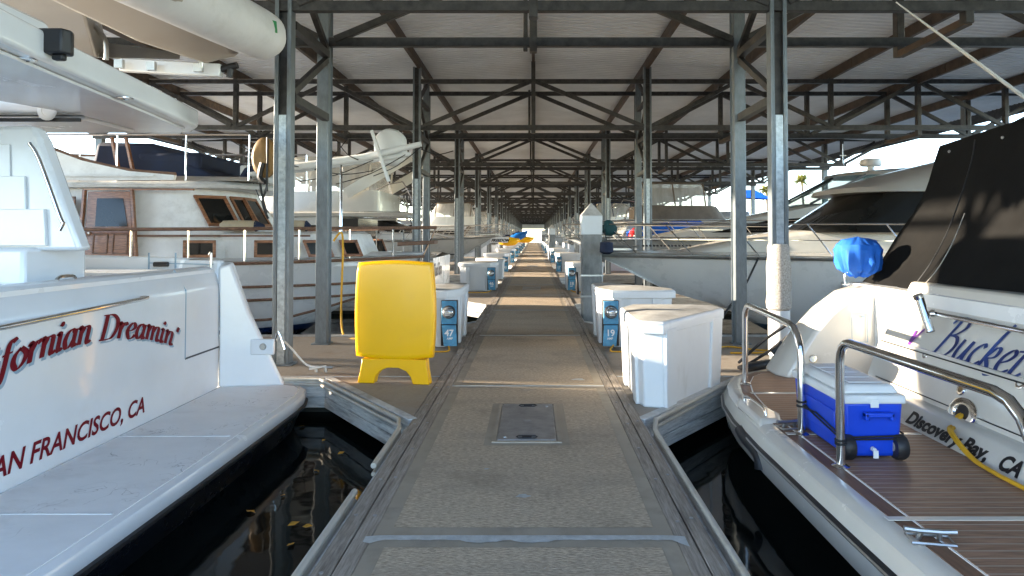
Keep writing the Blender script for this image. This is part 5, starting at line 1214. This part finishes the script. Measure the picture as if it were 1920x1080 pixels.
for a,b in (((700,300),(560,340)),((790,275),(700,330)),((560,313),(430,262)),((650,262),(590,318)),((760,290),(630,345)),((790,280),(850,283)),((590,318),(700,320)),((470,330),(505,400)),((630,262),(672,300))): m.tube([wp(*a,12.5),wp((a[0]+b[0])/2,(a[1]+b[1])/2+8,12.5),wp(*b,12.5)],.009,5,sm=4)
m.build('rigging_wire','brope',bm_)
m=MB()
for pts in ([(498,318),(500,350),(492,380),(503,410)],[(486,325),(490,360),(500,400)],[(474,255),(490,262),(497,290),(493,320)],[(512,282),(503,300),(505,318)]): m.tube([wp(*p,12.3) for p in pts],.02,6,sm=3)
m.build('hanging_hose','black',bm_)
# side rail with teak cap on the raised hull edge
N=len(h)-1; m=MB(); c_=MB(); 
for s in (0,-1):
    sg_=1 if s==0 else -1
    pts=[Vector(h[i][s]) for i in range(N+1)]
    top=[Vector((p.x+(.25 if i==N else 0),p.y*.95,2.0+.06*(i/N)**3)) for i,p in enumerate(pts)]
    c_.tube(top,.03,8)
    last=-9
    for p,q in zip(pts,top):
        if q.x-last>.62: m.tube([Vector((p.x,p.y*.95,p.z)),q],.017,8); last=q.x
m.build('stanchion','chrome',tw); c_.build('cap_rail','teak_old',tw)
m=MB(); m.loft([[(bx(-2.6),-.3,1.7),(bx(-1.9),-.25,1.74),(bx(-1.9),.25,1.74),(bx(-2.6),.3,1.7)],[(bx(-2.6),-.3,1.78),(bx(-1.9),-.25,1.81),(bx(-1.9),.25,1.81),(bx(-2.6),.3,1.78)]]); m.build('bow_pulpit','teak_old',tw,bevel=.01)
put(tw,-2.15-L_,13.35,0)
for px0,px1,py,lb in ((413,487,423,'left of two stained cream fenders with a blue cap, lying on the trawler foredeck'),(540,578,423,'right of two stained cream fenders, lying on the trawler foredeck between the columns')):
    t=thing('fender',lb,'fender',P((px0+px1)/2,py+8,12.1),group='fenders on the trawler foredeck'); a,b=P(px0,py,12.1),P(px1,py+1,12.1)
    m=MB(); m.tube([a,a.lerp(b,.08),a.lerp(b,.3),a.lerp(b,.8),a.lerp(b,.93),b],.1,14,rr=[.04,.09,.1,.1,.09,.03]); m.build('fender_body','fender',t,ang=60); m=MB(); m.tube([b-(b-a)*.10,b+(b-a)*.12],.08,10,rr=[.102,.03]); m.build('fender_cap','navy',t)
# ---- generic express cruiser ----
def express(name,label,L,B,zs,zb,mt,ht='hardtop',arch=True,glass='glass',radar=False,detail=True,group=None,trunkz=.55,spec=None):
    t=boat(name,label,'motor cruiser',group); h=make_hull(t,L,B,zs,zb,mt,rake=2.1,full=2.3)
    zd=zs+.1; S=spec or dict(tr=[(zd,1.6,.42,.16),(zd+.3,2.6,.40,.16),(zd+trunkz,4.2,.36,.2),(zd+trunkz+.06,4.8,.32,.2)],ws=[(zd+trunkz-.02,L*.38,.385,.26),(zd+trunkz+.72,L*.56,.36,.27)],ht=[(-.03,-.45,.385,.29),(.06,-.35,.39,.29),(.34,1.1,.34,.26),(.40,1.7,.28,.22)])
    m=MB(); m.loft([ring(z,L*.10,L-d,B*wa,B*wf,rf=.8) for z,d,wa,wf in S['tr']]); tk=m.build('trunk_cabin','gel2',t)
    (z1,d1,a1,f1),(z2,d2,a2,f2)=S['ws']
    m=MB(); m.loft([ring(z1,L*.16,L-d1,B*a1,B*f1,rf=.9),ring(z2,L*.18,L-d2,B*a2,B*f2,rf=.8)]); m.build('windscreen',glass,t)
    m=MB(); m.loft([ring(z2+z,L*.12,L-d2-d,B*wa,B*wf,rf=.9) for z,d,wa,wf in S['ht']]); m.build('hardtop',ht,t)
    if S.get('wedge'):
        for s in (-1,1): win(t,'side_window',[(L-a,s*B*c,b) for a,b,c in S['wedge']],'glass',off=.03)
    if glass!='glass':
        m=MB()
        for s in (-1,1):
            m.bar((L-d1-.5,s*B*(f1-.0),z1),(L-d2-.45,s*B*f2,z2),.06,.06); m.bar((L-d1-2.6,s*B*a1,z1),(L-d2-1.9,s*B*a2,z2),.06,.06)
            m.tube([(L-d1-.03,s*.45,z1+.05),(L-d1-.7,s*.9,z1+.36)],.012,5)
        m.bar((L-d1+.01,0,z1),(L-d2+.01,0,z2),.06,.06); m.build('windscreen_frame','ink',t)
    if radar:
        m=MB(); c=(L-8.8,0,z2+.20); m.lathe([(.12,0),(.10,.16),(.30,.17),(.33,.22),(.32,.36),(.24,.40),(.02,.41)],c); rr_=m.build('radar_dome','fbox',t)
        text_mesh('Raymarine',.11,'purple','dome_lettering',rr_,lambda x,y:(c[0]+x,c[1]-.335,c[2]+.27+y),bold=.004,align='CENTER')
        m=MB(); m.tube([(L-8.2,-.2,z2+.15),(L-8.0,-.2,z2+.5),(L-8.0,-.2,z2+1.1)],.015,6); m.box((L-8.12,-.22,z2+.72),(L-7.9,-.18,z2+.75)); m.build('antenna','alu',t)
    rail(t,h,.42,.985,.56,n=7,lean=.75,mid=True,fwd=.25)
    m=MB(); m.box((L-.75,-.14,zb+.06),(L+.22,.14,zb+.10)); m.tube([(L-.9,0,zb+.13),(L+.1,0,zb+.14)],.025,6); m.build('anchor_roller','alu',t)
    m=MB()
    for i in range(14): m.tube([(L-1.9+i*.07,0,zb+.14),(L-1.86+i*.07,0,zb+.155)],.02,5)
    m.build('anchor_chain','black',t)
    for x in (.45,.62):
        for s in (-1,1):
            m=MB(); i=int(x*26); r=hullshape(L,B,zs,zb,rake=2.1,full=2.3)[i]; p=Vector(r[1]); p.y*=s*(1 if p.y>0 else -1); m.lathe([(.11,-.02),(.12,.0),(.12,.02),(.09,.025),(.085,.005)],p+Vector((0,s*.03,.06)),'y',16); m.build('porthole','alu',t)
    m=MB(); m.loft([[(L*.0,-B*.40,.1),(-.6,-B*.36,.1),(-.6,B*.36,.1),(0,B*.40,.1)],[(0,-B*.40,.22),(-.6,-B*.36,.22),(-.6,B*.36,.22),(0,B*.40,.22)]]); m.build('stern_platform','gel2',t,bevel=.03)
    return t
a=express('motor_cruiser','cream cruiser with black windscreen and bow rail, its bow behind the box numbered 19',12.6,4.3,1.52,1.56,'hull_w',spec=dict(tr=[(1.60,1.5,.42,.15),(1.78,2.3,.41,.16),(1.98,3.5,.39,.2),(2.02,3.9,.37,.2)],ws=[(1.96,3.75,.40,.27),(2.74,5.0,.38,.28)],ht=[(-.06,-.55,.41,.30),(.03,-.5,.41,.30),(.36,.7,.38,.28),(.66,1.9,.34,.26),(.74,2.6,.28,.22)]))
put(a,1.15+12.6,13.2,math.pi)
b=express('motor_cruiser','second cream cruiser with a clear teal windscreen and a radar dome, behind the first one',14.0,4.3,1.75,1.80,'hull_g',glass='winglass',radar=True,spec=dict(tr=[(1.85,1.6,.42,.14),(2.15,3.0,.41,.17),(2.55,5.0,.40,.22),(2.86,6.4,.38,.26)],ws=[(2.84,5.9,.39,.27),(3.72,7.6,.36,.28)],ht=[(0,-.15,.375,.29),(.10,.0,.375,.29),(.22,1.2,.33,.26),(.26,2.0,.28,.22)],wedge=[(3.3,1.98,.37),(6.6,1.98,.425),(6.6,2.45,.415),(5.0,2.35,.40)]))
put(b,1.9+14.0,21.6,math.pi)
# ---- flybridge cruisers, stern towards the walkway ----
def flybridge(name,label,L,B,canv='greycan',cover=None,group=None,hull='hull_w',txt=None,enclosed=True,aft=True):
    t=boat(name,label,'flybridge boat',group); h=make_hull(t,L,B,1.25,1.9,hull,rake=1.8)
    m=MB(); house(m,[(1.2,L*.24,L*.66,B*.38,B*.3),(2.35,L*.24,L*.55,B*.36,B*.27),(2.45,L*.24,L*.54,B*.34,B*.25)],rf=.7); m.build('deckhouse','gel2',t)
    for s in (-1,1): win(t,'side_window',[(L*.27,s*B*.372,1.75),(L*.57,s*B*.36,1.75),(L*.51,s*B*.358,2.2),(L*.27,s*B*.365,2.2)],'glass')
    win(t,'front_window',[(L*.628,-B*.2,1.7),(L*.628,B*.2,1.7),(L*.565,B*.18,2.25),(L*.565,-B*.18,2.25)],'glass',off=.02)
    m=MB(); house(m,[(2.455,L*.08,L*.50,B*.40,B*.3),(2.55,L*.07,L*.52,B*.42,B*.31),(2.60,L*.08,L*.5,B*.40,B*.3)],rf=.8); m.build('bridge_deck','gel2',t)
    m=MB(); m.loft([ring(2.6,L*.14,L*.50,B*.39,B*.28,rf=.8),ring(3.2,L*.14,L*.46,B*.40,B*.28,rf=.8)]); m.build('bridge_coaming','gel2' if not cover else canv,t)
    if enclosed:
        m=MB(); m.loft([ring(3.205,L*.16,L*.45,B*.38,B*.27,rf=.7),ring(4.15,L*.18,L*.40,B*.34,B*.26,rf=.6)]); m.build('clear_curtain','clear',t)
        m=MB()
        for x,w0,w1 in ((.17,.38,.34),(.28,.36,.32),(.40,.31,.29)):
            for s in (-1,1): m.bar((L*x,s*B*w0,3.2),(L*x-.1,s*B*w1,4.17),.06,.03)
        m.build('canvas_strip',canv,t)
        m=MB(); house(m,[(4.155,L*.15,L*.41,B*.36,B*.27),(4.24,L*.16,L*.40,B*.34,B*.25)],rf=.6); m.build('bimini_top',canv,t)
        if aft:
         m=MB(); m.loft([ring(1.3,L*.03,L*.24,B*.42,B*.40,rf=.1),ring(2.45,L*.10,L*.24,B*.40,B*.38,rf=.1)]); m.build('aft_curtain','clear',t)
         m=MB(); m.loft([ring(1.26,L*.025,L*.245,B*.425,B*.405,rf=.1),ring(1.62,L*.045,L*.245,B*.42,B*.40,rf=.1)]); 
         for s in (-1,1): m.bar((L*.245,s*B*.4,1.5),(L*.17,s*B*.4,2.5),.25,.03,up=(0,1,0))
         m.build('aft_canvas',canv,t)
        else:
         m=MB()
         for s in (-1,1): m=MB(); m.bar((L*.22,s*B*.41,3.1),(L*.06,s*B*.41,4.2),.05,.32,up=(0,0,1)); m.build('hardtop_wing','gel2',t)
    m=MB()
    for s in (-1,1): m.tube([(L*.15,s*B*.38,3.2),(L*.08,s*B*.40,3.45),(L*.05,s*B*.4,2.6)],.018,6,sm=2)
    m.tube([(L*.05,-B*.4,3.1),(L*.05,B*.4,3.1)],.018,6); m.build('bridge_rail','chrome',t)
    # ladder
    m=MB()
    for y in (-.75,-.35): m.tube([(L*.13,y,3.0),(L*.115,y,3.1),(L*.10,y,2.7),(L*.06,y,1.2)],.018,6,sm=2)
    for k in range(5): f=k/5; m.tube([(L*.10-L*.04*f,-.75,2.6-1.3*f),(L*.10-L*.04*f,-.35,2.6-1.3*f)],.016,6)
    m.build('ladder','chrome',t)
    m=MB(); m.box((L*.2,-B*.30,.9),(L*.24,B*.30,2.4)); m.build('saloon_door','glass',t)
    if cover:
        m=MB(); m.tube([(1.0,-B*.5,1.95),(1.5,-B*.5,2.0),(3.2,-B*.5,2.25),(4.2,-B*.48,2.3),(4.5,-B*.48,2.3)],.3,12,rr=[.08,.26,.3,.22,.05]); m.build('dinghy_cover',cover,t)
    rail(t,h,.5,.985,.6,n=6)
    m=MB(); m.loft([[(0,-B*.42,.1),(-.7,-B*.38,.1),(-.7,B*.38,.1),(0,B*.42,.1)],[(0,-B*.42,.24),(-.7,-B*.38,.24),(-.7,B*.38,.24),(0,B*.42,.24)]]); m.build('stern_platform','gel2',t,bevel=.03)
    if txt: text_mesh(txt,.52,'ink','name_lettering',t,lambda x,y:(-.012,B*.46-.1-x*.95,.72+y),bold=.015)
    return t
f=flybridge('flybridge_boat','cream flybridge boat with clear curtains and ladder, between the trawler and the left columns',11.6,4.2,txt='Tao Exp',aft=False,canv='gel2')
put(f,-2.85,21.4,math.pi)
f=flybridge('flybridge_boat','flybridge boat with brown canvas and wrinkled clear curtains, above the right cruiser bow',11.5,4.2,cover='bcover')
put(f,3.0,31.4,0)
m=MB(); c=P(1186,430,29.2); m.lathe([(.28,-.05),(.34,0),(.28,.05)],c,'y',20); c2=c+Vector((0,0,-.5)); m.lathe([(.28,-.05),(.34,0),(.28,.05)],c2,'y',20); o=m.build('kayak_pair','redp'); bpy.data.objects.remove(o)
t=thing('paddle_board','red paddle board standing on end on the brown canvas boat side','paddle board',P(1188,455,28.6)); a=P(1190,427,28.6); b=P(1186,475,28.6)
m=MB(); m.tube([a,a.lerp(b,.15),a.lerp(b,.5),a.lerp(b,.85),b],.1,10,rr=[.05,.2,.27,.22,.05]); o=m.build('board','redp',t); m=MB(); m.tube([a.lerp(b,.3)+Vector((0,-.26,0)),a.lerp(b,.7)+Vector((0,-.27,0))],.05,8); m.build('board_stripe','white',t)
# green cover and small dark fittings near the pile
# ---- more boats down both sides ----
mods=[('hull_g','second'),('hull_n','third'),('hull_w','fourth')]
names=['third','fourth','fifth','sixth','seventh','eighth','ninth','tenth','eleventh']
# left bay 3 : bow-in pale boat with dark line
rnd=random.Random(4)
A1=express('motor_cruiser','pale grey cruiser with dark sheer line and bow rails, third slip on the left',12.5,4.2,1.5,1.85,'hull_g',trunkz=.4); put(A1,-1.75-12.5,31.4,0)
m=MB(); 
def banner(x0,x1,py0,py1,Y,s):
    a,b=P(x0,py1,Y),P(x1,py1,Y); c,d=P(x1+3,py0,Y),P(x0+5,py0,Y)
    t=thing('name_board','pale board lettered in dark capitals hung on bow rails, left of the walkway','sign',a); m=MB(); m.add([a,b,c,d]+[v+Vector((0,.04,0)) for v in (a,b,c,d)],[(0,1,2,3),(7,6,5,4),(0,4,5,1),(1,5,6,2),(2,6,7,3),(3,7,4,0)]); m.build('board_panel','fbox',t)
    W=(b-a).length; text_mesh(s,(d-a).length*.62,'ink','board_lettering',t,lambda x,y:a+(b-a)*((x+W*.08)/W)+(d-a)*(y/(d-a).length)+Vector((0,-.012,.06)),bold=.01)
banner(918,952,444,455,36,'FREEDOM')
def kayak(c,ln,col,lb,ang=0):
    t=thing('kayak',lb,'kayak',c,group='kayaks and covers on the left side'); d=Vector((math.cos(ang),0,math.sin(ang)))
    m=MB(); c=Vector(c); m.tube([c-d*ln/2+Vector((0,0,.15)),c-d*ln*.3,c,c+d*ln*.3,c+d*ln/2+Vector((0,0,.18))],.3,12,sm=2,rr=[.04,.24,.33,.24,.04]); k=m.build('kayak_hull',col,t); m=MB(); m.tube([c-d*ln*.22+Vector((0,-.02,.3)),c+d*ln*.1+Vector((0,-.02,.33))],.1,8); m.build('cockpit_rim','navy',t)
kayak(P(970,444,52),1.7,'kblue','bright blue kayak tilted up beside the far left boats',.35)
kayak(P(952,452,44),1.5,'yellow','yellow kayak lying behind the lettered board on the left',-.05)
kayak(P(983,449,62),1.8,'yellow','small orange yellow kayak below the blue one, far left',.0)
E1=express('motor_cruiser','white cruiser bow-in at the fourth slip on the left, in full sunshine',11.5,4.0,1.45,1.8,'hull_n',trunkz=.5,group='sunlit boats far down the left side'); put(E1,-1.9-11.5,40.6,0)
F1=flybridge('flybridge_boat','sunlit white flybridge boat stern-to at the fifth slip on the left',11,4.0,group='sunlit boats far down the left side',hull='hull_n'); put(F1,-2.6,49.8,math.pi)
E2=express('motor_cruiser','cream cruiser bow-in at the fourth slip on the right',12,4.1,1.5,1.75,'hull_w',group='boats far down the right side'); put(E2,1.9+12,40.6,math.pi)
F2=flybridge('flybridge_boat','white flybridge boat stern-to at the fifth slip on the right',11,4.0,group='boats far down the right side',canv='navy',hull='hull_n'); put(F2,2.6,49.8,0)
for k in range(6,15):
    y=13.2+BAY*(k-1)
    for s in (-1,1):
        src=(E1,F1) if s<0 else (E2,F2); bow=(k+(s>0))%2==0; c=copy_tree(src[0] if bow else src[1])
        side='left' if s<0 else 'right'
        c['label']='%s in the %s slip down the %s side'%('bow-in cruiser' if bow else 'stern-to flybridge boat',['sixth','seventh','eighth','ninth','tenth','eleventh'][k-6] if k<12 else '',side) if k<12 else 'tiny far %s %s, %s side'%('cruiser' if bow else 'flybridge boat',['just past the eleventh slip','two slips past the eleventh','in the last visible slip'][k-12],side)
        c['group']='sunlit boats far down the left side' if s<0 else 'boats far down the right side'
        if bow: c.location=(s*(1.9+11.5),y,WZ); c.rotation_euler=(0,0,0 if s<0 else math.pi)
        else: c.location=(s*2.6,y,WZ); c.rotation_euler=(0,0,math.pi if s<0 else 0)
# unseen boats added across the left fairway to shade the walkway from low sun
for i,(y,lb) in enumerate(((11.2,'nearest'),(15.9,'second'),(20.6,'third'),(25.3,'farthest'))):
    c=copy_tree(F1); c['label']='%s added unseen white flybridge boat blocking the low sun, beyond the left roof edge'%lb; c['group']='unseen boats added across the left fairway as sun blockers'
    c.location=(-18.4,y,WZ); c.rotation_euler=(0,0,math.pi)
# blue and white sunshade out on the right, seen under the far roof edge
c=P(1412,372,70); t=thing('sunshade','blue and white fabric sunshade beyond the right side boats','sunshade',(c.x,70,WZ))
m=MB(); m.loft([[(c.x-2.2,69,c.z+.1),(c.x+1.6,69,c.z-.1),(c.x+1.6,71.5,c.z-.1),(c.x-2.2,71.5,c.z+.1)],[(c.x-.6,70,c.z+.9),(c.x+.2,70,c.z+.9),(c.x+.2,70.6,c.z+.9),(c.x-.6,70.6,c.z+.9)]]); m.build('shade_fabric','bcover',t)
m=MB()
for dx in (-2,1.5):
    for y in (69.2,71.3): m.tube([(c.x+dx,y,WZ),(c.x+dx,y,c.z)],.06,6)
m.build('shade_pole','alu',t)
m=MB(); m.loft(hullshape(8,2.8,.9,1.3,n=10),True,True,closed=False); m.v=[(v[0]+c.x-4,v[1]+70.3,v[2]+WZ) for v in m.v]; m.build('boat_hull','gel2',t)
